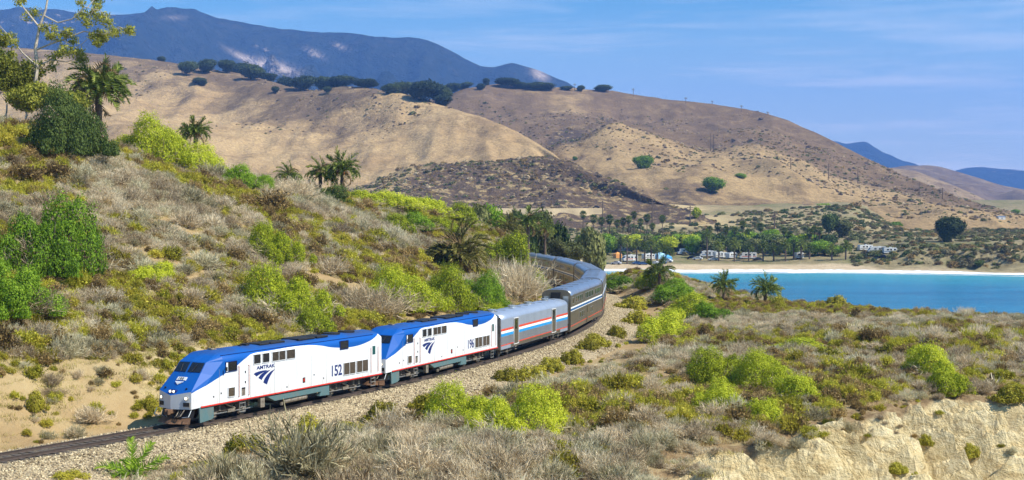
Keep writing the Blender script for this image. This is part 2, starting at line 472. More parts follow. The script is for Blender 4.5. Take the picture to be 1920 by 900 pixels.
def bare_amount(X, Y, s, d):
    """1 where the soil is bare"""
    n = fbm(X * 0.13, Y * 0.13, 4, 41)
    track = np.where(d > 0, 1 - sstep(6.6, 9.5, d), 1 - sstep(3.5, 6.0, -d))
    cut = np.where(d < 0, (1 - sstep(6, 12 + 12 * (n - 0.5) + 4 * sstep(14, 0, s), -d)) * (0.55 + 0.33 * sstep(15, -2, s)), 0) * sstep(0.34, 0.56, n + 0.22 * sstep(14, 0, s))
    patch = sstep(0.68, 0.76, fbm(X * 0.09 + 40, Y * 0.09, 4, 47))
    strip = np.where((d > 0), (1 - sstep(10, 17, d)) * sstep(0.40, 0.58, fbm(X * 0.16, Y * 0.16, 3, 53)), 0)
    return np.clip(np.maximum.reduce([track, cut, patch * 0.9, strip]), 0, 1)
_X, _Y = _gx.ravel(), _gy.ravel()
_bare = bare_amount(_X, _Y, _gs, _gd)
_dzx = np.gradient(GZ, axis=1) / np.gradient(_gx, axis=1); _dzy = np.gradient(GZ, axis=0) / np.gradient(_gy, axis=0)
_slope = np.hypot(_dzx, _dzy).ravel()
_cl = sstep(4, 9, _X) * sstep(46, 52, _Y) * sstep(135, 120, _Y) * sstep(10.3, 9.6, _gz)
_nn = fbm(_X * 0.5, _Y * 0.5, 4, 61)
_rock = sstep(0.34, 0.56, _low * 0.9 + (_nn - 0.5) * 1.1) * sstep(0.02, 0.2, _low)
_dirt = np.clip(_cl * sstep(0.1, 0.3, _slope + (_nn - 0.5) * 0.3) + _low, 0, 1)
me = np_mesh('headland', np.stack([_X, _Y, _gz], 1), grid_faces(len(GY), len(GX)), smooth=True)
_rq = _rock.reshape(GZ.shape); me.polygons.foreach_set('use_smooth', ((_rq[:-1, :-1] + _rq[1:, 1:]) < 0.5).ravel())
add_attr(me, 'litter', 1 - _bare); add_attr(me, 'rock', _rock); add_attr(me, 'dirt', _dirt)
M_SOIL = soil_material()
tag(link('headland_terrain', me, None, M_SOIL), kind='structure')

# ------------------------------------------------------------------ coastal plain with the beach
def shore_y(X):      # distance of the waterline
    px = 960 + F_PX * X / 575.0
    py = np.interp(px, [600, 1140, 1270, 1500, 1750, 1920, 2400], [506, 507, 509, 508, 512, 517, 530])
    return F_PX * CAM_Z / (py - YH)
def plain_height(X, Y):
    q = Y - shore_y(X)
    z = np.interp(q, [-250, -30, 0, 8, 30, 70, 170, 280, 380, 520, 900, 6000], [-4, -1.6, 0, 0.8, 2.6, 4.2, 13.0, 22.5, 31, 34, 45, 90])
    px = 960 + F_PX * X / np.maximum(Y, 300)
    bl = sstep(1590, 1720, px)                       # low bluff on the right
    zb = np.interp(q, [-250, 0, 10, 20, 34, 60, 150, 280, 380, 520, 900, 6000], [-4, 0, 0.9, 2.0, 8.6, 10.4, 12.2, 13.2, 14.0, 16, 40, 90])
    z = z * (1 - bl) + zb * bl
    n = fbm(X * 0.02, Y * 0.02, 4, 71) - 0.5
    land = sstep(12, 60, q)
    z = z + n * 4.0 * land + (ridged(X * 0.09, Y * 0.05, 3, 75) - 0.5) * 3.0 * bl * sstep(8, 20, q) * sstep(70, 34, q)
    k = sstep(430, 340, Y) * 1.0                     # dives under the headland
    z = z * (1 - k) + (-6) * k
    west = sstep(60, 20, X) * sstep(620, 560, Y)     # land between headland and camp
    zw = 6.5 + n * 2.5
    zw = zw * sstep(330, 400, Y) + (-6) * (1 - sstep(330, 400, Y))
    return np.maximum(z, zw * west + (-9) * (1 - west))
px_ = np.concatenate([np.arange(-1500, -250, 50), np.arange(-250, 480, 3.5), np.arange(480, 3000, 60)])
py_ = np.concatenate([np.arange(300, 520, 12), np.arange(520, 1000, 3.0), np.arange(1000, 9000, 120)])
_px, _py = np.meshgrid(px_, py_); _pz = plain_height(_px.ravel(), _py.ravel())
q_ = (_py - shore_y(_px)).ravel()
me = np_mesh('coastal_plain', np.stack([_px.ravel(), _py.ravel(), _pz], 1), grid_faces(len(py_), len(px_)), smooth=True)
_bpx = 960 + F_PX * _px.ravel() / _py.ravel()
add_attr(me, 'beach', sstep(30, 18, q_ + 15 * sstep(1580, 1680, _bpx) + 12 * (fbm(_px.ravel() * 0.05, _py.ravel() * 0.05, 3, 5) - 0.5)) * sstep(-60, -20, q_))
add_attr(me, 'field', sstep(205, 225, q_) * sstep(420, 380, q_) * (0.35 + 0.65 * sstep(1420, 1300, 960 + F_PX * _px.ravel() / _py.ravel())))
def plain_material():
    t = NT('coastal_plain'); v = t.coord('Position')
    n1 = t.noise(0.03, 6, 0.65, v); n2 = t.noise(0.22, 5, 0.7, v); n3 = t.noise(0.011, 4, 0.6, v)
    scrub = t.ramp(n2, [(0.3, (0.15, 0.12, 0.06)), (0.5, (0.25, 0.20, 0.105)), (0.72, (0.37, 0.30, 0.16))])
    scrub = t.mix(t.rng(n1, 0.48, 0.62, 0.0, 0.7), scrub, (0.115, 0.13, 0.04))
    grass = t.ramp(n1, [(0.3, (0.36, 0.26, 0.13)), (0.6, (0.50, 0.38, 0.20))])
    c = t.mix(t.math('MULTIPLY', t.attr('field'), t.rng(n3, 0.38, 0.52)), scrub, grass)
    sand = t.ramp(n2, [(0.3, (0.42, 0.31, 0.19)), (0.7, (0.58, 0.45, 0.29))])
    c = t.mix(t.attr('beach'), c, sand)
    t.color(c); t.set(Roughness=0.95); t.bsdf.inputs['Specular IOR Level'].default_value = 0.1
    t.bump(n2, 0.8, 1.2)
    return t.m
tag(link('coastal_plain', me, None, plain_material()), kind='structure')
def plain_z(X, Y): return float(plain_height(np.array([float(X)]), np.array([float(Y)]))[0])

# ------------------------------------------------------------------ sea
def sea_material():
    t = NT('sea_water'); v = t.coord('Position')
    n1 = t.noise(0.012, 4, 0.6, t.scalevec(v, (1, 2.2, 1))); w = t.noise(0.35, 6, 0.7, t.scalevec(v, (0.6, 1.6, 1)))
    c = t.ramp(n1, [(0.35, (0.010, 0.125, 0.25)), (0.65, (0.018, 0.20, 0.34))])
    c = t.mix(t.attr('shallow'), c, (0.04, 0.34, 0.40))
    t.color(c); t.set(Roughness=0.22, IOR=1.33)
    t.bsdf.inputs['Specular IOR Level'].default_value = 0.35
    t.bump(t.math('ADD', w, t.math('MULTIPLY', t.noise(0.07, 4, 0.6, v), 2.0)), 1.0, 0.9)
    return t.m
sx = np.concatenate([np.arange(-400, 0, 25), np.arange(0, 520, 5), np.arange(520, 11500, 400)])
sy = np.concatenate([np.arange(-900, 200, 50), np.arange(200, 640, 4.0)])
_sx, _sy = np.meshgrid(sx, sy)
me = np_mesh('sea', np.stack([_sx.ravel(), _sy.ravel(), np.zeros(_sx.size)], 1), grid_faces(len(sy), len(sx)), smooth=True)
qq = (shore_y(_sx) - _sy).ravel()
add_attr(me, 'shallow', np.clip(sstep(150, 12, qq) * 0.8 + 0.0, 0, 1))
tag(link('sea', me, None, sea_material()), kind='structure')
# breaking surf along the beach: low ragged rolls of foam
def surf(row, off, wid, h, seed, x0, x1, thr):
    xs = np.arange(x0, x1, 1.2); V = []; n = len(xs)
    prof = [(-0.5, 0.02), (-0.2, 0.7), (0.05, 1.0), (0.25, 0.55), (0.6, 0.1), (1.0, 0.02)]
    amp = np.clip((fbm(xs * 0.02, xs * 0 + seed, 4, seed) - thr) * 3.2, 0, 1)
    wob = (fbm(xs * 0.05, xs * 0, 4, seed + 3) - 0.5) * wid * 1.6
    jag = (fbm(xs * 0.5, xs * 0, 3, seed + 5) - 0.5)
    base = shore_y(xs) - off
    for a, b in prof:
        yy = base + wob * 0.7 + a * wid * (0.25 + amp) * (1 + 0.5 * jag)
        V.append(np.stack([xs, yy, 0.05 + b * h * amp * (0.7 + 0.6 * (fbm(xs * 0.7, xs * 0 + a * 9, 2, seed + 8)))], 1))
    V = np.concatenate(V)
    return np_mesh('surf', V, grid_faces(len(prof), n), smooth=True)
M_FOAM = plain('foam', (0.80, 0.82, 0.83), 0.6, 0, 0.12, 0.6)
for k, (off, wid, h, thr) in enumerate(((5, 13, 0.9, 0.15), (22, 7, 0.8, 0.50))):
    tag(link('surf_line', surf(k, off, wid, h, 81 + 10 * k, 30, 620, thr), None, M_FOAM),
        ['white surf washing onto the sandy beach', 'thin broken wave just outside the main surf'][k], 'surf', kind='stuff')

# ------------------------------------------------------------------ hills and mountains: surfaces lofted through ridge and foot lines
def loft(name, rows, nx, nv, amp, freq, seed, mat, pxr, burn=None, char=None, gully=0.0, gf=0.01, sharp=0.0, crestw=0.4, rough=1.5, fine=0.35):
    """rows: near to far; each a list of (px, py, distance)"""
    pxs = np.linspace(*pxr, nx)
    R = []
    for r in rows:
        r = np.array(r, float)
        py = np.interp(pxs, r[:, 0], r[:, 1]); Yd = np.interp(pxs, r[:, 0], r[:, 2])
        k = max(1, int(nx * 0.008)); ker = np.hanning(2 * k + 3); ker /= ker.sum()
        pad = lambda a: np.convolve(np.pad(a, k + 1, mode='edge'), ker, mode='valid')
        py, Yd = pad(py), pad(Yd)
        R.append(np.stack([(pxs - 960) * Yd / F_PX, Yd, CAM_Z - (py - YH) * Yd / F_PX], 1))
    R = np.array(R); t = np.linspace(0, len(rows) - 1, nv)
    i = np.clip(t.astype(int), 0, len(rows) - 2); u = (t - i)[:, None, None]
    im = np.clip(i - 1, 0, None); ip = np.clip(i + 2, None, len(rows) - 1)
    m0 = (R[i + 1] - R[im]) * 0.5 * (1 - sharp); m1 = (R[ip] - R[i]) * 0.5 * (1 - sharp)
    G = (2 * u ** 3 - 3 * u ** 2 + 1) * R[i] + (u ** 3 - 2 * u ** 2 + u) * m0 + (-2 * u ** 3 + 3 * u ** 2) * R[i + 1] + (u ** 3 - u ** 2) * m1
    X, Y, Z = G[..., 0], G[..., 1], G[..., 2]
    e_ = np.linspace(0, 1, nx); env = np.minimum(1, t / 0.6)[:, None] * (sstep(0, 0.10, e_) * sstep(1, 0.90, e_))[None]
    dz = amp * (fbm(X * freq, Y * freq, 6, seed) - 0.5) * 2
    if gully: dz = dz + gully * (ridged(X * gf, Y * gf * 0.55, 5, seed + 50) - 0.62) * 2 + gully * fine * (ridged(X * gf * 3.3, Y * gf * 1.2, 4, seed + 60) - 0.62) * 2
    crest = np.exp(-((t - (len(rows) - 2)) / crestw) ** 2)[:, None] * 0.96
    Z = Z + dz * env * (1 - crest) + crest * rough * (fbm(X * freq * 6, Y * freq * 6, 4, seed + 70) - 0.5) * 2
    cz = R[-2][:, 2]; pre = t < len(rows) - 2.25
    Z[pre] = np.minimum(Z[pre], (cz - 0.02 * np.abs(cz))[None])
    Z = np.minimum(Z, (cz + rough * 0.5)[None])
    me = np_mesh(name, np.stack([X.ravel(), Y.ravel(), Z.ravel()], 1), grid_faces(nv, nx), smooth=True)
    if burn is not None:
        bv = np.array([np.interp(pxs, [b[0] for b in br], [b[1] for b in br]) for br in burn])
        B = bv[i] * (1 - u[..., 0]) + bv[i + 1] * u[..., 0]
        add_attr(me, 'burn', B.ravel())
    if char is not None:
        bv = np.array([np.interp(pxs, [b[0] for b in br], [b[1] for b in br]) for br in char])
        add_attr(me, 'char', (bv[i] * (1 - u[..., 0]) + bv[i + 1] * u[..., 0]).ravel())
    o = tag(link(name, me, None, mat), kind='structure')
    return o, (X, Y, Z)
_SURF = {}
def surf_z(name, px, Y):
    """height of a lofted hill at the column px, distance Y"""
    X, YY, Z = _SURF[name]
    tx = (px - 960) * Y / F_PX
    d = (X - tx) ** 2 + (YY - Y) ** 2
    return float(Z.ravel()[np.argmin(d)])

M_GRASS = hill_material('dry_grass_hill', (0.489, 0.341, 0.170), (0.380, 0.251, 0.120), (0.237, 0.156, 0.079), (0.132, 0.092, 0.056), 0.004, 0.05, 0.35)
M_RIDGE = hill_material('scorched_ridge', (0.418, 0.290, 0.141), (0.325, 0.216, 0.104), (0.211, 0.142, 0.075), (0.149, 0.099, 0.058), 0.004, 0.045, 0.28)
M_KNOLL = hill_material('burnt_knoll', (0.431, 0.317, 0.155), (0.440, 0.305, 0.148), (0.225, 0.143, 0.071), (0.080, 0.057, 0.042), 0.006, 0.13, 0.95)
def E_(*a): return [(x, v) for x, v in a]

_, _SURF['grass'] = loft('grassy_hill', [
    [(-900, 450, 850), (1120, 450, 850)],
    [(-900, 372, 1050), (500, 345, 1050), (760, 340, 1010), (1000, 345, 980), (1120, 380, 960)],
    [(-900, 250, 1250), (200, 240, 1250), (480, 285, 1200), (700, 290, 1150), (900, 285, 1110), (1010, 300, 1080), (1120, 375, 990)],
    [(-900, 150, 1500), (200, 170, 1500), (420, 215, 1420), (600, 235, 1320), (760, 225, 1250), (900, 240, 1200), (1000, 278, 1130), (1060, 325, 1080), (1120, 372, 1010)],
    [(-900, 60, 1800), (-400, 75, 1800), (0, 88, 1750), (160, 101, 1700), (240, 108, 1700), (310, 116, 1700), (400, 131, 1680), (480, 144, 1650), (540, 164, 1580), (600, 170, 1540), (645, 165, 1500), (700, 168, 1460),
     (760, 181, 1420), (830, 201, 1370), (900, 223, 1310), (960, 246, 1250), (1010, 272, 1180), (1050, 298, 1120), (1080, 335, 1080), (1120, 370, 1030)],
    [(-900, 180, 2200), (400, 200, 2100), (760, 260, 1800), (960, 320, 1550), (1120, 390, 1200)]],
    300, 150, 9, 0.006, 11, M_GRASS, (-900, 1120),
    burn=[E_((-900, 0), (1120, 0)), E_((-900, 0), (1120, 0.1)), E_((-900, 0), (1000, 0), (1120, .2)), E_((-900, 0.3), (200, 0.25), (480, 0.55), (640, 0.62), (760, 0.2), (1120, 0)),
          E_((-900, 0.6), (480, 0.75), (700, 0.8), (760, 0.3), (900, 0.1), (1120, 0)), E_((-900, .6), (1120, .3))], gully=11, gf=0.009)

_, _SURF['ridge'] = loft('long_ridge', [
    [(700, 450, 850), (1300, 445, 830), (1600, 450, 800), (1920, 470, 760), (2500, 495, 720)],
    [(700, 372, 1080), (1000, 360, 1060), (1200, 350, 1050), (1400, 372, 1000), (1600, 398, 950), (1920, 432, 880), (2500, 462, 840)],
    [(700, 330, 1250), (1000, 305, 1270), (1100, 268, 1300), (1155, 236, 1320), (1210, 252, 1310), (1280, 285, 1290), (1400, 298, 1260), (1550, 330, 1210), (1700, 368, 1130), (1920, 420, 1000), (2500, 455, 950)],
    [(700, 300, 1400), (980, 285, 1400), (1060, 262, 1440), (1150, 226, 1480), (1250, 246, 1480), (1400, 268, 1450), (1550, 296, 1380), (1700, 350, 1280), (1920, 412, 1100), (2500, 450, 1020)],
    [(700, 240, 1650), (900, 225, 1680), (1060, 215, 1720), (1250, 222, 1720), (1400, 236, 1680), (1550, 272, 1580), (1700, 338, 1430), (1920, 408, 1250), (2500, 448, 1120)],
    [(700, 196, 1850), (830, 190, 1880), (870, 170, 1900), (940, 162, 1930), (1050, 168, 1950), (1140, 174, 1950), (1250, 190, 1930), (1330, 199, 1900), (1400, 208, 1870), (1470, 227, 1800),
     (1550, 264, 1700), (1640, 308, 1620), (1720, 346, 1550), (1800, 376, 1480), (1920, 405, 1400), (2500, 446, 1250)],
    [(700, 300, 2300), (1200, 300, 2300), (1550, 330, 2100), (1920, 420, 1800), (2500, 450, 1500)]],
    330, 190, 8, 0.006, 23, M_RIDGE, (700, 2500),
    burn=[E_((700, .6), (1300, .6), (1500, 1), (1660, .2), (2500, 0)), E_((700, .5), (1200, .35), (1290, .55), (1500, .5), (1570, .3), (1620, .1), (2500, 0)),
          E_((700, .2), (1060, .5), (1155, .35), (1220, 0.1), (1500, 0.1), (2500, 0.1)), E_((700, 1), (1040, 1), (1130, .55), (1220, .9), (2500, .9)),
          E_((700, .8), (940, .8), (1080, .45), (1140, 1), (2500, 1)), E_((700, .6), (900, .8), (1100, .55), (1160, 1), (2500, 1)), E_((700, 1), (2500, 1))], gully=13, gf=0.006,
    char=[E_((1180, 0), (1230, 1), (1640, 1), (1700, 0)), E_((1180, 0), (1250, .5), (1330, .46), (1480, .42), (1560, .2), (1600, 0)), E_((940, 0), (1050, .4), (1110, .55), (1150, 0), (2500, 0)), E_((980, 0), (1060, .9), (1110, .6), (1150, 0)), E_((700, 0), (2500, 0)), E_((700, 0), (2500, 0)), E_((700, 0), (2500, 0))])

_, _SURF['knoll'] = loft('burnt_knoll', [
    [(600, 450, 770), (1000, 440, 770), (1320, 440, 770), (1400, 440, 770)],
    [(600, 396, 850), (800, 378, 850), (1000, 378, 850), (1180, 388, 840), (1320, 408, 830), (1400, 440, 800)],
    [(600, 375, 910), (760, 338, 910), (1000, 330, 900), (1120, 355, 880), (1250, 389, 860), (1330, 405, 850), (1400, 440, 820)],
    [(600, 365, 980), (700, 345, 980), (755, 316, 970), (830, 308, 960), (940, 302, 950), (1010, 294, 940), (1060, 301, 925), (1120, 326, 905), (1180, 351, 885), (1240, 380, 870), (1320, 405, 860), (1400, 440, 850)],
    [(600, 400, 1100), (1000, 370, 1080), (1240, 400, 960), (1400, 420, 900)]],
    230, 110, 3.0, 0.012, 37, M_KNOLL, (600, 1400),
    burn=[E_((600, .6), (1400, 1)), E_((600, .5), (740, .6), (800, 1), (1400, 1)), E_((600, 0), (720, .1), (800, .9), (1400, 1)), E_((600, 0), (750, 0), (850, .8), (1000, .9), (1400, 1)), E_((600, 0), (1400, .3))], gully=3.5, gf=0.015)

_, _SURF['brown'] = loft('brown_back_hill', [
    [(1500, 420, 1600), (2600, 440, 1500)],
    [(1500, 372, 1900), (1700, 368, 1850), (1850, 400, 1750), (2600, 435, 1700)],
    [(1500, 340, 2200), (1600, 318, 2200), (1650, 315, 2200), (1720, 322, 2200), (1790, 350, 2150), (1850, 378, 2100), (1920, 398, 2050), (2100, 412, 2000), (2600, 430, 2000)],
    [(1500, 400, 2600), (2600, 440, 2500)]],
    160, 90, 10, 0.006, 43, hill_material('brown_scrub_hill', (0.36, 0.26, 0.15), (0.27, 0.19, 0.11), (0.19, 0.135, 0.085), (0.15, 0.10, 0.07), 0.005, 0.045, 0.4), (1500, 2600),
    burn=[E_((1500, .5), (2600, .4))] * 4, gully=16, gf=0.008)
_, _SURF['far'] = loft('far_brown_hill', [
    [(1500, 425, 2500), (3200, 430, 2500)],
    [(1500, 370, 3000), (1800, 362, 3000), (2000, 385, 2900), (3200, 410, 2900)],
    [(1500, 345, 3600), (1640, 322, 3600), (1700, 312, 3600), (1760, 316, 3600), (1830, 335, 3500), (1880, 350, 3500), (1960, 362, 3400), (2200, 380, 3400), (3200, 395, 3400)],
    [(1500, 420, 4200), (3200, 425, 4200)]],
    170, 90, 18, 0.004, 53, hill_material('far_scrub_hill', (0.30, 0.22, 0.14), (0.22, 0.155, 0.10), (0.15, 0.11, 0.075), (0.13, 0.09, 0.065), 0.003, 0.02, 0.4), (1500, 3200),
    burn=[E_((1500, .6), (3200, .5))] * 4, gully=30, gf=0.004)

def mountain_material():
    t = NT('chaparral_mountain'); v = t.coord('Position')
    n1 = t.noise(0.0016, 6, 0.65, v); n2 = t.noise(0.012, 5, 0.7, v)
    c = t.ramp(n2, [(0.3, (0.014, 0.022, 0.016)), (0.55, (0.030, 0.038, 0.026)), (0.75, (0.065, 0.06, 0.042))])
    # pale bare rock outcrops
    oc = t.math('MULTIPLY', t.rng(n1, 0.60, 0.66), t.rng(n2, 0.56, 0.66))
    c = t.mix(t.math('MAXIMUM', oc, t.math('MULTIPLY', t.attr('outcrop'), t.rng(n2, 0.36, 0.50))), c, (0.62, 0.47, 0.36))
    t.color(c); t.set(Roughness=1.0); t.bsdf.inputs['Specular IOR Level'].default_value = 0.0
    t.bump(t.math('ADD', t.math('ADD', n2, t.noise(0.004, 6, 0.65, v)), n1), 1.0, 90.0)
    return t.m
M_MTN = mountain_material()
SKY_L = [(-1600, 70), (-900, 35), (-500, 20), (-150, 8), (0, 20), (60, 25), (120, 30), (180, 31), (230, 28), (300, 22), (330, 23), (365, 31), (400, 42), (450, 50), (520, 60), (600, 69), (640, 70), (700, 77), (770, 77), (800, 82), (830, 97),
         (870, 112), (915, 133), (935, 131), (955, 123), (985, 131), (1010, 139), (1040, 151), (1065, 162), (1100, 185), (1160, 215), (1250, 250), (1500, 300)]
def mrow(sk, f, Y, y0=395): return [(x, y0 + (y - y0) * f, Y) for x, y in sk]
ob, _SURF['mtn'] = loft('mountain_range', [mrow(SKY_L, 0.02, 3600), mrow(SKY_L, 0.25, 4300), mrow(SKY_L, 0.55, 5000), mrow(SKY_L, 0.80, 5600), mrow(SKY_L, 1.0, 6300), mrow(SKY_L, 0.5, 7400)],
     420, 170, 90, 0.0011, 67, M_MTN, (-1600, 1500), gully=340, gf=0.0017, crestw=0.9, rough=10, fine=0.13)
X_, Y_, Z_ = _SURF['mtn']; mpx, mpy = PXY(X_, Y_, Z_)
def blob(cx, cy, rx, ry, sl=0.0): return np.exp(-(((mpx - cx) / rx) ** 2 + ((mpy - cy - sl * (mpx - cx)) / ry) ** 2))
oc = np.clip(blob(515, 128, 36, 10, 0.25) * 1.5 + blob(460, 110, 28, 5, 0.5) + blob(640, 88, 14, 3, .4) * .7 + blob(590, 100, 16, 4, .5) * .8 + blob(1012, 140, 14, 9, .4) * 1.1 + blob(330, 34, 20, 3) * .4, 0, 1)
add_attr(ob.data, 'outcrop', oc)
SKY_R = [(1200, 360), (1400, 320), (1500, 292), (1545, 270), (1565, 266), (1585, 271), (1605, 268), (1622, 265), (1640, 275), (1660, 289), (1685, 300), (1715, 308), (1745, 325), (1800, 350), (1900, 372)]
loft('distant_peak', [mrow(SKY_R, .05, 7600), mrow(SKY_R, .5, 8400), mrow(SKY_R, 1, 9400), mrow(SKY_R, .5, 10400)], 150, 70, 60, 0.001, 77, M_MTN, (1200, 1900), gully=150, gf=0.0012, rough=22)
SKY_R2 = [(1650, 372), (1740, 345), (1790, 322), (1810, 316), (1840, 313), (1870, 317), (1900, 320), (1930, 325), (2000, 318), (2150, 330), (2400, 345), (2900, 370)]
loft('distant_range', [mrow(SKY_R2, .05, 8200), mrow(SKY_R2, .5, 8900), mrow(SKY_R2, 1, 9700), mrow(SKY_R2, .5, 10600)], 150, 70, 50, 0.001, 87, M_MTN, (1650, 2900), gully=130, gf=0.0012, rough=18)
# ------------------------------------------------------------------ railway track
M_RAIL = plain('rail_steel', (0.16, 0.12, 0.10), 0.45, 0.6, 0.2, 3.0)
M_SLEEPER = plain('weathered_sleeper', (0.105, 0.085, 0.068), 0.9, 0, 0.4, 6.0)
def ballast_material():
    t = NT('ballast'); v = t.coord('Position')
    vo = t.new('ShaderNodeTexVoronoi'); vo.inputs['Scale'].default_value = 7.5; t.l.new(v, vo.inputs['Vector'])
    c = t.ramp(t.sep(vo.outputs['Color'])[0], [(0.0, (0.17, 0.12, 0.07)), (0.4, (0.38, 0.285, 0.16)), (1.0, (0.60, 0.48, 0.29))])
    n = t.noise(0.6, 5, 0.6, v)
    c = t.mix(t.rng(n, 0.4, 0.7, 0, 0.5), c, (0.42, 0.33, 0.21))
    c = t.mix(t.attr('oil'), c, (0.075, 0.065, 0.055))
    t.color(c); t.set(Roughness=0.95)
    t.bump(t.math('SUBTRACT', 1.0, vo.outputs['Distance']), 1.0, 0.12)
    return t.m
S_ARR = np.arange(-40, 300, 0.6)
prof_d = np.array([-4.3, -3.6, -2.9, -2.1, -1.5, -0.7, 0, 0.7, 1.5, 2.1, 2.8, 3.6, 4.3, 5.0, 5.5, 5.9, 6.3, 6.9])
prof_h = np.array([-0.95, -0.72, -0.46, -0.24, -0.21, -0.21, -0.21, -0.21, -0.21, -0.24, -0.36, -0.50, -0.60, -0.68, -0.75, -0.84, -0.95, -1.25])
VV = []; OIL = []
for s in S_ARR:
    wig = (fbm(np.array([s * 0.25]), np.array([3.0]), 3, 5)[0] - 0.5)
    d = prof_d.copy(); d[-5:] += wig * 2.4; d[:3] += wig
    x, y, th = trk(s, d)
    z = rail_z(s) + prof_h + (fbm(d * 1.3, d * 0 + s * 1.3, 2, 8) - 0.5) * 0.12
    VV.append(np.stack([x, y, z], 1)); OIL.append(np.exp(-(d / 1.35) ** 4) * 0.85)
me = np_mesh('ballast_bed', np.concatenate(VV), grid_faces(len(S_ARR), len(prof_d)), smooth=True)
add_attr(me, 'oil', np.concatenate(OIL))
M_BAL = ballast_material()
tag(link('ballast_bed', me, None, M_BAL), kind='structure')

track = tag(empty('railway_track', (float(trk(0)[0]), float(trk(0)[1]), float(rail_z(0)))), kind='structure')
T0 = np.array(track.location)
def sweep(section, d0, s0, s1, step=1.0):
    ss = np.arange(s0, s1, step); n = len(section); V = []
    for s in ss:
        for a, b in section:
            x, y, th = trk(s, d0 + a); V.append((x - T0[0], y - T0[1], rail_z(s) + b - T0[2]))
    Fq = []
    for i in range(len(ss) - 1):
        for k in range(n):
            Fq.append((i * n + k, i * n + (k + 1) % n, (i + 1) * n + (k + 1) % n, (i + 1) * n + k))
    return np_mesh('rail', np.array(V), np.array(Fq))
RSEC = [(-0.037, 0), (0.037, 0), (0.037, -0.04), (0.01, -0.055), (0.01, -0.15), (0.07, -0.17), (0.07, -0.18), (-0.07, -0.18), (-0.07, -0.17), (-0.01, -0.15), (-0.01, -0.055), (-0.037, -0.04)]
for sd in (-1, 1): link('rail', sweep(RSEC, sd * 0.75, -40, 290), track, M_RAIL)
mb = MB().box((0, 0, 0), (2.6, 0.24, 0.2))
slp = mb.build('sleeper', M_SLEEPER, track, bevel=0.02)
for k in range(300):
    s = -24 + k * 0.55
    o = slp if k == 0 else slp.copy()
    if k: COL.objects.link(o); o.parent = track
    x, y, th = trk(s); o.location = (x - T0[0], y - T0[1], rail_z(s) - 0.265 - T0[2] + random.uniform(-.012, .012))
    o.rotation_euler = (0, 0, -th + random.uniform(-.02, .02))

# ------------------------------------------------------------------ train materials
def paint(name, c, rough=0.35, dirt=0.35, dc=(0.20, 0.15, 0.10)):
    t = NT(name); v = t.coord(); z = t.sep(v)[2]
    n = t.noise(1.4, 6, 0.65, t.scalevec(v, (1, 1, 0.35)))
    f = t.math('MULTIPLY', t.rng(n, 0.48, 0.75, 0, dirt), t.rng(z, 2.6, 0.8, 0.25, 1.0))
    t.color(t.mix(f, c, dc)); t.set(Roughness=rough); t.bsdf.inputs['Specular IOR Level'].default_value = 0.5
    return t.m
BLUE = (0.003, 0.085, 0.36); NAVY = (0.008, 0.022, 0.13)
def livery_material():
    t = NT('locomotive_livery'); v = t.coord(); x, y, z = t.sep(v)
    fc = t.new('ShaderNodeFloatCurve')
    pts = [(0, 1.80), (0.45, 2.02), (1.2, 2.28), (2.2, 2.60), (3.4, 2.98), (4.3, 3.28), (5.3, 3.72), (6.0, 3.93), (7.5, 3.97), (12.0, 3.97), (13.3, 3.83), (14.6, 3.60), (16.0, 3.46), (17.5, 3.44), (19.0, 3.62), (20.0, 3.88), (21.2, 4.32)]
    c = fc.mapping.curves[0]
    c.points[0].location = (0, pts[0][1] / 5); c.points[1].location = (1, pts[-1][1] / 5)
    for u, h in pts[1:-1]: c.points.new(u / 21.2, h / 5)
    fc.mapping.update()
    t.l.new(t.math('DIVIDE', y, 21.2), fc.inputs['Value'])
    blue = t.math('GREATER_THAN', t.math('DIVIDE', z, 5.0), fc.outputs[0])
    n = t.noise(1.2, 6, 0.65, t.scalevec(v, (1, 1, 0.3))); n2 = t.noise(0.5, 3, 0.5, v)
    white = t.mix(t.math('MULTIPLY', t.rng(t.noise(3.0, 8, 0.7, t.scalevec(v, (1, 1.4, 0.18))), 0.44, 0.70, 0, 0.55), t.rng(z, 3.2, 1.0, 0.16, 1.0)), (0.67, 0.68, 0.70), (0.34, 0.24, 0.13))
    bl = t.mix(t.rng(n, 0.45, 0.8, 0, 0.35), BLUE, (0.02, 0.10, 0.30))
    soot = t.math('MULTIPLY', t.rng(z, 4.05, 4.35), t.rng(n2, 0.35, 0.6, 0.1, 0.75))
    bl = t.mix(soot, bl, (0.05, 0.06, 0.09))
    t.color(t.mix(blue, white, bl)); t.set(Roughness=0.5); t.bsdf.inputs['Specular IOR Level'].default_value = 0.25
    return t.m
M_LIV = livery_material()
M_SILVER = paint('silver_nose', (0.52, 0.54, 0.57), 0.3, 0.3)
M_WHITE = paint('white_paint', (0.69, 0.70, 0.71), 0.35)
M_NAVY = plain('navy_lettering', NAVY, 0.5, 0, 0.1)
M_RED = plain('red_stripe', (0.60, 0.035, 0.02), 0.5, 0, 0.15)
M_TEAL = paint('grey_teal_skirt', (0.085, 0.16, 0.17), 0.5, 0.6)
M_BLACK = plain('sooty_black', (0.022, 0.02, 0.019), 0.6, 0, 0.4)
M_RUN = plain('brake_dust_running_gear', (0.075, 0.058, 0.045), 0.75, 0.1, 0.5, 5.0)
M_GUNK = plain('grimy_steel', (0.26, 0.22, 0.17), 0.6, 0.3, 0.5, 5.0)
M_GRILLE = plain('louvre_brown', (0.115, 0.085, 0.055), 0.6, 0.2, 0.3, 4.0)
M_GRDK = plain('louvre_dark', (0.030, 0.028, 0.026), 0.6, 0.1, 0.3, 4.0)
M_PLOW = plain('rusty_plow', (0.17, 0.095, 0.055), 0.7, 0.2, 0.4, 3.0)
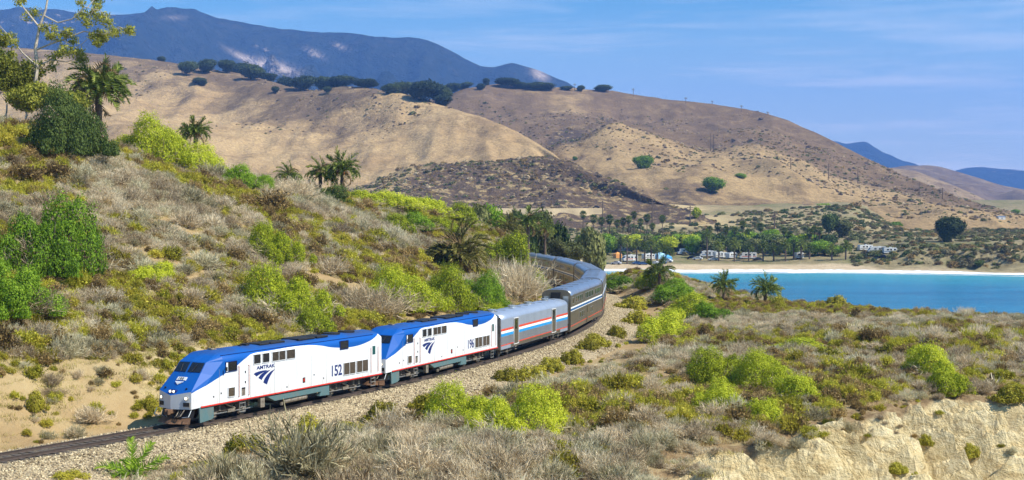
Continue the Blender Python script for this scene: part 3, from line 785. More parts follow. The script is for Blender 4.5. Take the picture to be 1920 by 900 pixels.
_t = NT('dark_glass'); _t.color((0.012, 0.015, 0.02)); _t.set(Roughness=0.06); _t.bsdf.inputs['Specular IOR Level'].default_value = 0.7; M_GLASS = _t.m
_t = NT('lamp_glass'); _t.color((0.9, 0.85, 0.75)); _t.set(Roughness=0.1); _t.bsdf.inputs['Emission Color'].default_value = (1, 0.86, 0.62, 1); _t.bsdf.inputs['Emission Strength'].default_value = 1.3; M_LAMP = _t.m
M_BRIGHT = plain('bare_steel', (0.55, 0.55, 0.53), 0.35, 0.7, 0.2, 3.0)

def text_mesh(name, body, height, width, mat, parent, x, y, z, bold=0.0):
    cu = bpy.data.curves.new(name, 'FONT'); cu.body = body; cu.size = 1; cu.offset = bold; cu.extrude = 0.004
    o = bpy.data.objects.new(name + '_tmp', cu); COL.objects.link(o)
    bpy.context.view_layer.update()
    me = bpy.data.meshes.new_from_object(o.evaluated_get(bpy.context.evaluated_depsgraph_get()))
    bpy.data.objects.remove(o); bpy.data.curves.remove(cu)
    co = np.empty(len(me.vertices) * 3, np.float32); me.vertices.foreach_get('co', co); co = co.reshape(-1, 3)
    a, b = co.min(0), co.max(0)
    loc = np.stack([x + co[:, 2] - 0.002, y + (co[:, 0] - a[0]) / (b[0] - a[0]) * width, z + (co[:, 1] - a[1]) / (b[1] - a[1]) * height], 1)
    me.vertices.foreach_set('co', loc.astype(np.float32).ravel()); me.update()
    me.name = name
    return link(name, me, parent, mat)

def ring(x, y0, y1, z0, z1, t, th=0.05):
    """a closed rectangular frame standing in the side plane"""
    o = [(y0 - t, z0 - t), (y1 + t, z0 - t), (y1 + t, z1 + t), (y0 - t, z1 + t)]; i = [(y0, z0), (y1, z0), (y1, z1), (y0, z1)]
    vs = [(x + sx * th / 2, a, b) for sx in (-1, 1) for a, b in o + i]
    fs = []
    for k in range(4):
        j = (k + 1) % 4
        fs += [(k, j, 4 + j, 4 + k), (8 + k, 12 + k, 12 + j, 8 + j), (k, 8 + k, 8 + j, j), (4 + k, 4 + j, 12 + j, 12 + k)]
    return MB().mesh(vs, fs)
def put_car(root, s_front, length, bog):
    a = trk(s_front + bog); b = trk(s_front + length - bog)
    th = math.atan2(b[0] - a[0], b[1] - a[1])
    cx, cy = (a[0] + b[0]) / 2, (a[1] + b[1]) / 2
    root.location = (cx - math.sin(th) * length / 2, cy - math.cos(th) * length / 2, float(rail_z(s_front + length / 2)))
    root.rotation_euler = (math.atan(0.00262), 0, -th)

def wheelset(parent, y, r, mat=None):
    for sx in (-1, 1):
        w = MB().disc((sx * 0.76, y, r), r, (1, 0, 0), 0.13, 20).build('wheel', M_RUN, parent, smooth=False)
        MB().disc((sx * 0.835, y, r), r * 0.80, (1, 0, 0), 0.03, 16).build('wheel_disc', M_GUNK, w)
        MB().disc((sx * 0.95, y, r), 0.15, (1, 0, 0), 0.24, 10).build('axle_box', M_GUNK, w)

def bogie(parent, yc, wb, r=0.5, lam=1.0):
    fr = MB()
    for sx in (-1, 1):
        x = sx * 1.02
        fr.prism_x([(yc - wb / 2 - 0.55, 0.62), (yc - wb / 2 - 0.3, 0.86), (yc - 0.55, 0.86), (yc - 0.35, 0.66), (yc + 0.35, 0.66), (yc + 0.55, 0.86), (yc + wb / 2 + 0.3, 0.86), (yc + wb / 2 + 0.55, 0.62),
                    (yc + wb / 2 + 0.4, 0.56), (yc + 0.5, 0.52), (yc - 0.5, 0.52), (yc - wb / 2 - 0.4, 0.56)], x - 0.07, x + 0.07)
    fr.box((0, yc, 0.65), (2.0, 0.5, 0.25))
    f = fr.build('bogie_frame', M_RUN, parent)
    for sx in (-1, 1):
        for dy in (-wb / 2, wb / 2):
            for e in (-0.34, 0.34):
                sp = MB().bar((sx * 1.06, yc + dy + e, 0.58), (sx * 1.06, yc + dy + e, 0.94), 0.07, 8)
                for k in range(4): sp.disc((sx * 1.06, yc + dy + e, 0.62 + k * 0.085), 0.115, (0, 0, 1), 0.05, 8)
                sp.build('spring', M_GUNK, f)
        MB().bar((sx * 1.16, yc - 0.5, 0.95), (sx * 1.16, yc + 0.35, 0.6), 0.06, 6).build('damper', M_GUNK, f)
        MB().box((sx * 1.14, yc, 0.5), (0.12, 0.7, 0.2)).build('brake_cylinder', M_GUNK, f)
        MB().bar((sx * 1.12, yc - wb / 2 - 0.5, 0.45), (sx * 1.12, yc + wb / 2 + 0.5, 0.42), 0.03, 5).build('brake_pipe', M_BRIGHT, f)
    for dy in (-wb / 2, wb / 2): wheelset(parent, yc + dy, r)
    return f

def louvre(name, parent, y0, y1, z0, z1, x=1.5, mat=None, frame=None, n=7, vertical=False, slat=None, split=1):
    """a framed louvre panel on the right side"""
    mb = MB().box((x + 0.006, (y0 + y1) / 2, (z0 + z1) / 2), (0.03, y1 - y0, z1 - z0))
    p = mb.build(name, mat, parent)
    sl = MB()
    k = n
    for i in range(k):
        if vertical:
            yy = y0 + (i + 0.5) * (y1 - y0) / k; sl.box((x + 0.032, yy, (z0 + z1) / 2), (0.03, (y1 - y0) / k * 0.42, (z1 - z0) * 0.94))
        else:
            zz = z0 + (i + 0.5) * (z1 - z0) / k; sl.box((x + 0.032, (y0 + y1) / 2, zz), (0.03, (y1 - y0) * 0.95, (z1 - z0) / k * 0.42))
    o = sl.build('slats', slat or mat, p)
    t = 0.035
    fr = ring(x + 0.03, y0, y1, z0, z1, t)
    for j in range(1, split): fr.box((x + 0.031, y0 + (y1 - y0) * j / split, (z0 + z1) / 2), (0.05, t, z1 - z0))
    fr.build('frame', frame or M_WHITE, p)
    return p

def make_locomotive(number, label):
    root = empty('locomotive'); tag(root, label, 'locomotive', 'diesel locomotives at the head of the train')
    L = 20.9
    # ---- body shell
    sec = [(1.50, 1.10), (1.50, 2.3), (1.50, 3.72), (1.47, 3.86), (1.38, 4.0), (1.20, 4.12), (0.95, 4.22), (0.5, 4.31), (0, 4.34)]
    full = sec + [(-x, z) for x, z in sec[-2::-1]]
    V = []; Fc = []; Mi = []
    ys = [3.1, 5.0, 8.0, 11, 14, 17, 19.5, 20.6, L]
    n = len(full)
    for k, y in enumerate(ys):
        sh = 0.0
        if k == len(ys) - 1: sh = 0.10
        for x, z in full: V.append((x * (1 - sh * 0.6), y, z - (sh if z > 3.9 else 0)))
    for k in range(len(ys) - 1):
        for i in range(n - 1): Fc.append((k * n + i, k * n + i + 1, (k + 1) * n + i + 1, (k + 1) * n + i)); Mi.append(0)
        Fc.append((k * n + n - 1, k * n, (k + 1) * n, (k + 1) * n + n - 1)); Mi.append(0)
    Fc.append(tuple((len(ys) - 1) * n + i for i in range(n))); Mi.append(0)
    def add(p): V.append(p); return len(V) - 1
    base = 0
    def side(sx):
        g = {}
        g['A1'] = add((sx * 1.28, 0.42, 1.02)); g['A2'] = add((sx * 1.5, 1.25, 1.10))
        g['B1'] = add((sx * 1.28, 0.42, 2.10)); g['B2'] = add((sx * 1.5, 1.25, 2.15))
        g['C1'] = add((sx * 1.10, 1.50, 3.14)); g['D1'] = add((sx * 1.06, 2.02, 3.74))
        g['G1'] = add((sx * 1.5, 2.1, 2.95))
        idx = [i if sx > 0 else n - 1 - i for i in range(len(sec))]
        S = lambda i: idx[i]                     # ring at y = 3.1
        q = lambda *a: (Fc.append(a if sx > 0 else tuple(reversed(a))), Mi.append(0))
        q(g['A1'], g['A2'], g['B2'], g['B1'])
        q(g['B1'], g['B2'], g['G1'])
        q(g['A2'], S(0), S(1), g['B2']); q(g['B2'], S(1), S(2), g['G1'])
        q(g['B1'], g['G1'], g['C1']); q(g['C1'], g['G1'], g['D1']); q(g['G1'], S(2), g['D1'])
        q(g['D1'], S(2), S(3), S(4)); q(g['D1'], S(4), S(5)); q(g['D1'], S(5), S(6))
        return g, S
    A0 = add((0, 0.0, 1.02)); B0 = add((0, 0.0, 1.86)); C0 = add((0, 1.42, 3.14)); D0 = add((0, 1.94, 3.78))
    for sx in (1, -1):
        g, S = side(sx)
        def q(*a, m=0): Fc.append(a if sx > 0 else tuple(reversed(a))); Mi.append(m)
        q(A0, g['A1'], g['B1'], B0, m=1)
        q(B0, g['B1'], g['C1'], C0)
        q(C0, g['C1'], g['D1'], D0, m=2)
        q(D0, g['D1'], S(6), S(7)); q(D0, S(7), S(8))
        if sx > 0: gR = g
        else: gL = g
    Fc.append((A0, gL['A1'], gL['A2'], n - 1, 0, gR['A2'], gR['A1'])); Mi.append(0)
    me = bpy.data.meshes.new('body'); me.from_pydata(V, [], Fc)
    me.polygons.foreach_set('material_index', Mi)
    bm = bmesh.new(); bm.from_mesh(me); bmesh.ops.recalc_face_normals(bm, faces=bm.faces)
    bm.to_mesh(me); bm.free()
    body = link('body', me, root, [M_LIV, M_SILVER, M_LIV])
    sm = np.zeros(len(me.polygons), bool)
    for p in me.polygons:
        if abs(p.normal.z) > 0.12 and p.center.y > 3.1 and p.center.y < 20.6: sm[p.index] = True
    me.polygons.foreach_set('use_smooth', sm)
    # ---- windscreens with frame and wipers
    for sx in (1, -1):
        a, b, c, d = Vector((sx * 0.09, 1.43, 3.17)), Vector((sx * 1.04, 1.50, 3.17)), Vector((sx * 1.0, 1.97, 3.69)), Vector((sx * 0.09, 1.90, 3.71))
        nrm = (b - a).cross(d - a).normalized()
        if nrm.y > 0: nrm = -nrm
        o = nrm * 0.02
        w = MB().mesh([a + o, b + o, c + o, d + o, a - o * 2, b - o * 2, c - o * 2, d - o * 2], [(0, 1, 2, 3), (4, 5, 1, 0), (5, 6, 2, 1), (6, 7, 3, 2), (7, 4, 0, 3)]).build('windscreen', M_GLASS, root)
        MB().bar(a + o * 2 + Vector((sx * .35, 0, 0)), (a + b) / 2 + (d - a) * 0.75 + o * 2.5, 0.015, 4).build('wiper', M_BLACK, w)
    # number board and small emblem on the nose
    nb0 = Vector((0, 0.84, 2.62)); up = Vector((0, 1.42, 1.28)).normalized(); nn = Vector((0, -up.z, up.y))
    def nose_quad(x0, x1, t0, t1, lift):
        p = lambda x, t: Vector((x, 0, 0)) + nb0 + up * t + nn * lift + Vector((0, abs(x) * 0.07, 0))
        return [p(x0, t0), p(x1, t0), p(x1, t1), p(x0, t1)]
    qd = nose_quad(-0.36, 0.36, 0.10, 0.36, 0.035)
    nbd = MB().mesh(qd + [v - nn * 0.06 for v in qd], [(0, 1, 2, 3), (0, 4, 5, 1), (1, 5, 6, 2), (2, 6, 7, 3), (3, 7, 4, 0)]).build('number_board', M_WHITE, root)
    tm = text_mesh('number', number, 0.17, 0.42, M_BLACK, nbd, 0, 0, 0, 0.03)
    for v in tm.data.vertices:
        yy, zz = v.co.y, v.co.z
        p = nb0 + up * (0.145 + zz) + nn * 0.052 + Vector((-0.21 + yy, 0, 0)); v.co = p
    em = MB()
    for k in range(3):
        t0 = -0.02 - k * 0.09; w0, w1 = 0.36 - k * 0.12, 0.27 - k * 0.12
        em.poly([nb0 + up * t0 + nn * 0.05 + Vector((-w0, abs(w0) * .05, 0)), nb0 + up * t0 + nn * 0.05 + Vector((w0, abs(w0) * .05, 0)),
                 nb0 + up * (t0 - 0.062) + nn * 0.05 + Vector((max(w1, .02), 0, 0)), nb0 + up * (t0 - 0.062) + nn * 0.05 + Vector((-max(w1, .02), 0, 0))])
    em.build('nose_emblem', M_WHITE, root)
    # headlights, ditch lights, class lights
    hl = MB().box((0, 0.26, 2.10), (0.56, 0.26, 0.20)).build('headlight_housing', M_NAVY, root, bevel=0.05)
    for sx in (-1, 1): MB().disc((sx * 0.14, 0.12, 2.10), 0.075, (0, 1, 0.0), 0.05, 12).build('headlight', M_LAMP, hl)
    for sx in (-1, 1):
        dl = MB().disc((sx * 1.0, 0.31, 1.70), 0.135, (sx * 0.3, -1, 0), 0.09, 14).build('ditch_light', M_BRIGHT, root)
        MB().disc((sx * 0.985, 0.265, 1.70), 0.09, (sx * 0.3, -1, 0), 0.04, 12).build('lens', M_LAMP, dl)
        MB().box((sx * 1.0, 0.31, 1.32), (0.42, 0.08, 0.24), Matrix.Rotation(sx * 0.32, 3, 'Z')).build('marker_recess', M_BLACK, root)
        MB().disc((sx * 0.85, 0.48, 2.26), 0.06, (0, -1, .6), 0.06, 8).build('marker_light', M_BLACK, root)
        MB().bar((sx * 1.22, 0.36, 1.1), (sx * 1.22, 0.36, 1.45), 0.035, 6).build('grab_iron', M_BRIGHT, root)
    # pilot, coupler, hoses
    pl = MB()
    pl.mesh([(-1.3, 0.75, 0.95), (1.3, 0.75, 0.95), (1.3, 0.55, 0.45), (-1.3, 0.55, 0.45), (0, 0.28, 0.95), (0, 0.12, 0.45)], [(0, 4, 5, 3), (4, 1, 2, 5), (0, 1, 4), (3, 5, 2), (0, 3, 2, 1)])
    pl.build('pilot', M_BLACK, root)
    MB().mesh([(-1.15, 0.50, 0.48), (1.15, 0.50, 0.48), (1.3, 0.25, 0.14), (-1.3, 0.25, 0.14), (0, 0.22, 0.50), (0, -0.22, 0.14)], [(0, 4, 5, 3), (4, 1, 2, 5), (0, 1, 4), (3, 5, 2), (0, 3, 2, 1)]).build('snow_plow', M_PLOW, root)
    cp = MB().box((0, 0.05, 0.88), (0.28, 0.55, 0.26)).box((0.1, -0.30, 0.88), (0.16, 0.24, 0.34)).box((-0.14, -0.24, 0.88), (0.12, 0.26, 0.34)).build('coupler', M_PLOW, root, bevel=0.03)
    for sx in (-1, 1):
        for j in range(3):
            a = Vector((sx * (0.45 + 0.2 * j), 0.28, 0.98)); b = Vector((sx * (0.42 + 0.16 * j), 0.02, 0.62)); c = Vector((sx * (0.30 + .1 * j), 0.02, 0.55))
            MB().bar(a, b, 0.035, 6).bar(b, c, 0.035, 6).build('air_hose', M_BLACK if j % 2 else M_GUNK, root)
        MB().bar((sx * 1.38, 0.3, 1.0), (sx * 1.38, 0.05, 0.62), 0.025, 5).bar((sx * 1.38, 0.05, 0.62), (sx * 0.9, 0.02, 0.55), 0.025, 5).build('uncoupling_lever', M_BRIGHT, root)
    for sx in (-1, 1):
        MB().prism_x([(0.95, 1.08), (2.25, 1.08), (2.25, 0.32), (2.0, 0.22), (1.0, 0.14)], sx * 1.36, sx * 1.46).build('cab_skirt', M_TEAL, root)
    # ---- right and left side stripe
    for sx in (-1, 1):
        MB().box((sx * 1.497, 10.95, 1.11), (0.03, 19.8, 0.085)).build('sill_stripe', M_RED, root)
        MB().box((sx * 1.40, 10.9, 1.03), (0.12, 19.6, 0.09)).build('sill_beam', M_BLACK, root)
    # ---- right side fittings
    sw = MB().box((1.505, 3.85, 3.34), (0.03, 1.05, 0.62)).build('side_window', M_GLASS, root)
    MB().box((1.525, 3.42, 3.34), (0.02, 0.22, 0.60)).build('sliding_pane', M_WHITE, sw)
    ring(1.525, 3.34, 4.36, 3.05, 3.63, 0.035).build('frame', M_NAVY, sw)
    MB().bar((1.5, 3.25, 3.25), (1.72, 3.15, 3.2), 0.02, 5).box((1.74, 3.15, 3.25), (0.05, 0.14, 0.26)).build('side_mirror', M_BLACK, root)
    dr = MB().box((1.503, 5.05, 2.32), (0.02, 0.66, 2.2)).build('cab_door', M_WHITE, root)
    for z in (2.2, 2.85): MB().box((1.522, 5.22, z), (0.03, 0.09, 0.14)).build('hinge', M_BLACK, dr)
    MB().box((1.52, 5.02, 1.58), (0.03, 0.34, 0.42)).build('step_well', M_GUNK, dr)
    MB().box((1.524, 5.02, 1.83), (0.03, 0.34, 0.10)).build('step_lip', M_BLACK, dr)
    for y in (4.55, 5.52): MB().bar((1.58, y, 1.35), (1.58, y, 3.25), 0.022, 6).box((1.55, y, 1.35), (0.08, 0.04, 0.04)).box((1.55, y, 3.25), (0.08, 0.04, 0.04)).build('handrail', plain_handrail, root)
    louvre('small_louvre', root, 3.55, 4.15, 1.45, 2.0, mat=M_GRILLE, n=6)
    for (a, b, sp) in ((6.05, 6.72, 1), (6.95, 7.62, 1), (7.95, 9.30, 2), (9.45, 10.35, 1)):
        louvre('intake_louvre', root, a, b, 3.27, 3.86, x=1.495, mat=M_GRDK, n=7, slat=M_GRILLE if a > 7.9 else M_GRDK, split=sp)
    louvre('exhaust_louvre', root, 15.55, 16.5, 3.38, 3.93, x=1.49, mat=M_GRDK, n=6, frame=M_NAVY)
    louvre('radiator_grille', root, 15.95, 17.35, 1.52, 2.35, mat=M_GRILLE, n=9, split=2)
    louvre('radiator_grille', root, 17.55, 18.95, 1.52, 2.35, mat=M_GRILLE, n=9, split=2)
    rd = MB().box((1.503, 19.75, 2.35), (0.02, 0.62, 2.1)).build('rear_door', M_WHITE, root)
    MB().box((1.52, 19.75, 2.95), (0.02, 0.36, 0.62)).build('door_window', plain_teal_glass, rd)
    for y in (19.3, 20.22): MB().bar((1.58, y, 1.35), (1.58, y, 3.2), 0.022, 6).build('handrail', plain_handrail, root)
    fu = MB().box((1.512, 11.35, 1.66), (0.03, 0.26, 0.34)).build('fuel_panel', M_BLACK, root)
    MB().box((1.53, 11.33, 1.66), (0.02, 0.1, 0.2)).build('fuel_gauge', M_RED, fu)
    for y, z in ((2.9, 1.75), (2.2, 1.62), (9.5, 1.4), (12.5, 1.9), (13.6, 1.55)): MB().box((1.508, y, z), (0.02, 0.09, 0.1)).build('latch', M_BLACK, root)
    # panel seams
    for y in (2.75, 5.75, 8.2, 10.6, 12.2, 13.9, 15.3, 19.05): MB().box((1.501, y, 2.2), (0.006, 0.018, 2.1)).build('panel_seam', M_GUNK, root)
    text_mesh('lettering', 'AMTRAK', 0.24, 1.9, M_NAVY, root, 1.507, 6.35, 2.86, 0.03)
    ST = [([(0, .13), (.10, .06), (.22, .02), (.4, 0), (.64, .02)], [(.52, .09), (.38, .16), (.25, .24), (.13, .33)]),
          ([(.21, .45), (.28, .31), (.38, .19), (.52, .09), (.78, .02)], [(.64, .18), (.52, .32), (.43, .46), (.36, .62)]),
          ([(.43, .80), (.50, .56), (.60, .36), (.75, .17), (1, .0)], [(.86, .22), (.75, .45), (.67, .70), (.60, .98)])]
    em = MB()
    for a, b in ST:
        pts = [(1.509, 6.05 + 2.25 * u, 2.76 - 0.98 * w) for u, w in a + b]
        k = len(a)
        for i in range(3): em.poly([pts[i], pts[i + 1], pts[2 * k - 3 - i], pts[2 * k - 2 - i]])
        em.poly([pts[3], pts[4], pts[5]])
    em.build('emblem', M_NAVY, root)
    text_mesh('road_number', number, 0.78, 1.22, M_NAVY, root, 1.507, 14.55, 1.55, 0.02)
    # ---- roof
    for y, w, l in ((8.2, 1.2, 1.0), (9.6, 1.2, 1.5), (12.6, 1.5, 1.9), (14.4, 1.5, 1.3)):
        MB().box((0.1, y, 4.34), (w, l, 0.14)).build('roof_hatch', M_BLACK, root, bevel=0.03)
    for y in (16.6, 18.4): MB().disc((0, y, 4.36), 0.62, (0, 0, 1), 0.12, 20).build('cooling_fan', M_BLACK, root)
    MB().box((0, 7.0, 4.37), (0.5, 0.35, 0.16)).box((0, 6.5, 4.36), (0.2, .2, .1)).build('antenna_mount', M_BLACK, root)
    for k in range(3): MB().bar((0.15 * k - .15, 4.0, 4.33), (0.15 * k - .15, 3.6 - .05 * k, 4.40), 0.04, 6, 0.075).build('horn', M_GUNK, root)
    MB().box((1.30, 11.5, 4.085), (0.05, 16.8, 0.03)).build('drip_rail', M_NAVY, root)
    # ---- underframe
    MB().prism_x([(7.3, 1.06), (14.2, 1.06), (13.5, 0.62), (8.3, 0.60)], -1.40, 1.44).build('fuel_tank', M_TEAL, root, bevel=0.02)
    MB().prism_x([(8.4, 0.60), (13.4, 0.60), (13.0, 0.34), (8.8, 0.34)], -1.15, 1.15).build('tank_sump', M_BLACK, root)
    for sx in (-1, 1):
        MB().bar((sx * 1.22, 9.4, 0.42), (sx * 1.22, 11.9, 0.45), 0.17, 10).build('air_reservoir', M_GUNK, root, smooth=False)
        MB().disc((sx * 1.22, 9.25, 0.3), 0.12, (0, 0, 1), 0.2, 8).build('drain_valve', M_GUNK, root)
        MB().prism_x([(13.6, 0.98), (14.35, 1.04), (14.35, 0.30), (13.2, 0.34)], sx * 1.20, sx * 1.43).build('battery_box', M_TEAL, root)
        MB().box((sx * 1.3, 7.05, 0.66), (0.25, 0.42, 0.62)).build('sand_box', M_GUNK, root)
        for y0 in (5.02, 19.75):
            ld = MB()
            for z in (0.35, 0.62, 0.89): ld.box((sx * 1.42, y0, z), (0.12, 0.5, 0.03))
            for y in (-0.26, 0.26): ld.box((sx * 1.42, y0 + y, 0.68), (0.03, 0.03, 0.75))
            ld.build('step_ladder', M_BRIGHT, root)
    bogie(root, 4.25, 2.8, 0.51); bogie(root, 16.65, 2.8, 0.51)
    MB().box((0, 20.98, 2.2), (1.1, 0.3, 2.0)).build('end_diaphragm', M_BLACK, root)
    MB().box((0, 21.1, 0.88), (0.28, 0.5, 0.26)).build('coupler', M_PLOW, root)
    for sx in (-1, 1): MB().bar((sx * 0.9, 20.95, 1.0), (sx * 0.7, 21.1, 0.55), 0.035, 6).build('air_hose', M_BLACK, root)
    return root
plain_handrail = plain('handrail', (0.55, 0.25, 0.20), 0.5, 0, 0.2)
plain_teal_glass = plain('teal_glass', (0.02, 0.085, 0.085), 0.1, 0, 0.1, spec=0.6)
lo1 = make_locomotive('152', 'leading blue and white diesel locomotive numbered 152 with lit headlight')
put_car(lo1, 0.0, 21.2, 4.2)
lo2 = make_locomotive('196', 'second blue and white diesel locomotive numbered 196 behind the leading one')
put_car(lo2, 21.2, 21.2, 4.2)

# ------------------------------------------------------------------ passenger stock
def steel_material(name, c, rough, flute=0.0, metal=0.75, grime=0.35):
    t = NT(name); v = t.coord(); x, y, z = t.sep(v)
    n = t.noise(1.0, 6, 0.6, t.scalevec(v, (1, 1, 0.4)))
    col = t.mix(t.rng(n, 0.45, 0.75, 0, grime), c, tuple(k * 0.5 for k in c))
    t.color(col); t.set(Roughness=rough, Metallic=metal)
    return t.m
M_STEEL_UP = steel_material('brushed_steel_upper', (0.42, 0.47, 0.55), 0.42, metal=0.55, grime=0.25)  # blue in the base colour stands in for sky mirrored by the steel
M_STEEL = steel_material('brushed_steel', (0.215, 0.18, 0.13), 0.36, metal=0.65)  # olive-brown base colour paints in the ground reflected by the car sides
M_STEEL_ROOF = steel_material('steel_roof', (0.36, 0.40, 0.47), 0.32, metal=0.75, grime=0.55)  # same steel, tinted blue to imitate the sky's reflection on the roofs
M_FLUTE = steel_material('fluted_steel', (0.40, 0.38, 0.37), 0.38, metal=0.7)
M_SBLUE = plain('blue_stripe', (0.02, 0.27, 0.60), 0.45, 0, 0.15)
M_SDKBL = plain('dark_blue_stripe', (0.015, 0.10, 0.27), 0.45, 0, 0.15)
M_SWHITE = plain('white_stripe', (0.78, 0.78, 0.76), 0.45, 0, 0.12)
M_SRED = plain('orange_red_stripe', (0.62, 0.07, 0.03), 0.45, 0, 0.2)

def shell(name, sec, L, y0, mat, root, roofmat=None, roof_z=99, ribs=0):
    full = sec + [(-x, z) for x, z in (sec[-2::-1] if sec[-1][0] == 0 else sec[::-1])]
    n = len(full); ys = np.linspace(y0, L - y0, 12); V = []; Fc = []; Mi = []
    for y in ys:
        for x, z in full: V.append((x, y, z))
    for k in range(len(ys) - 1):
        for i in range(n):
            j = (i + 1) % n
            Fc.append((k * n + i, k * n + j, (k + 1) * n + j, (k + 1) * n + i))
            Mi.append(1 if (full[i][1] >= roof_z and full[j][1] >= roof_z) else 0)
    Fc.append(tuple(range(n - 1, -1, -1))); Fc.append(tuple((len(ys) - 1) * n + i for i in range(n))); Mi += [0, 0]
    me = bpy.data.meshes.new(name); me.from_pydata(V, [], Fc); me.polygons.foreach_set('material_index', Mi)
    bm = bmesh.new(); bm.from_mesh(me); bmesh.ops.recalc_face_normals(bm, faces=bm.faces); bm.to_mesh(me); bm.free()
    sm = [abs(p.normal.y) < 0.5 and p.center.z > roof_z - 0.3 for p in me.polygons]
    me.polygons.foreach_set('use_smooth', sm)
    return link(name, me, root, [mat, roofmat or mat])

def make_baggage(L):
    root = tag(empty('baggage_car'), 'silver baggage car with red, white and blue stripes and two doors', 'railway car')
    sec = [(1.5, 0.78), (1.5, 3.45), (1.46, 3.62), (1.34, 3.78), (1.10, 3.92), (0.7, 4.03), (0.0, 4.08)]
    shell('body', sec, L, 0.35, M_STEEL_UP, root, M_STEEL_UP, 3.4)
    for sx in (1, -1):
        x = sx * 1.503; c = L / 2; ln = L - 0.72
        for nm, z0, z1, m, k in (('red_stripe', 2.42, 2.62, M_SRED, 0), ('white_stripe', 2.20, 2.42, M_SWHITE, 1), ('blue_stripe', 1.95, 2.20, M_SBLUE, 0), ('thin_red_stripe', 1.10, 1.19, M_SRED, 1)):
            MB().box((x, c, (z0 + z1) / 2), (0.02 + 0.004 * k, ln, z1 - z0)).build(nm, m, root)
        fl = MB()
        for k in range(9): fl.box((x, c, 1.245 + k * 0.082), (0.035, ln, 0.05))
        fl.build('fluting', M_FLUTE, root)
        MB().box((x, c, 0.95), (0.03, ln - 5.6, 0.28)).build('skirt', M_STEEL, root)
        for yd in (4.6, L - 5.6):
            d = MB().box((sx * 1.515, yd, 2.18), (0.06, 1.35, 2.35)).build('baggage_door', M_STEEL, root)
            MB().box((sx * 1.555, yd, 2.80), (0.03, 0.62, 0.85)).build('window', M_GLASS, d)
            ring(sx * 1.55, yd - .68, yd + .68, 1.02, 3.34, 0.05).build('frame', M_SWHITE, d)
            for zz in (0.72, 0.5): MB().box((sx * 1.46, yd, zz), (0.1, 0.5, 0.04)).build('step', M_GUNK, d)
    for y in (2.2, 8.0, 13.2, 18.8):
        v = MB().disc((0, y, 4.13), 0.34, (0, 0, 1), 0.2, 12).build('roof_vent', M_BRIGHT, root)
        MB().disc((0, y, 4.25), 0.40, (0, 0, 1), 0.06, 12).build('cap', M_BRIGHT, v)
    for y in np.arange(2, L - 1, 2.3): MB().box((0, y, 4.075), (1.2, 0.05, 0.03)).build('roof_seam', M_STEEL, root)
    for y in (0.18, L - 0.18): MB().box((0, y, 2.3), (1.15, 0.36, 2.3)).build('end_diaphragm', M_BLACK, root)
    for y in (0.33, L - 0.33): MB().box((0, y, 2.2), (2.9, 0.06, 2.9)).build('end_wall', M_GUNK, root)
    MB().box((0, L / 2, 0.66), (1.9, 6, 0.5)).build('equipment_box', M_BLACK, root)
    for yc in (2.9, L - 2.9): bogie(root, yc, 2.5, 0.46)
    return root
bag = make_baggage(22.5)
put_car(bag, 42.4, 22.5, 2.9)

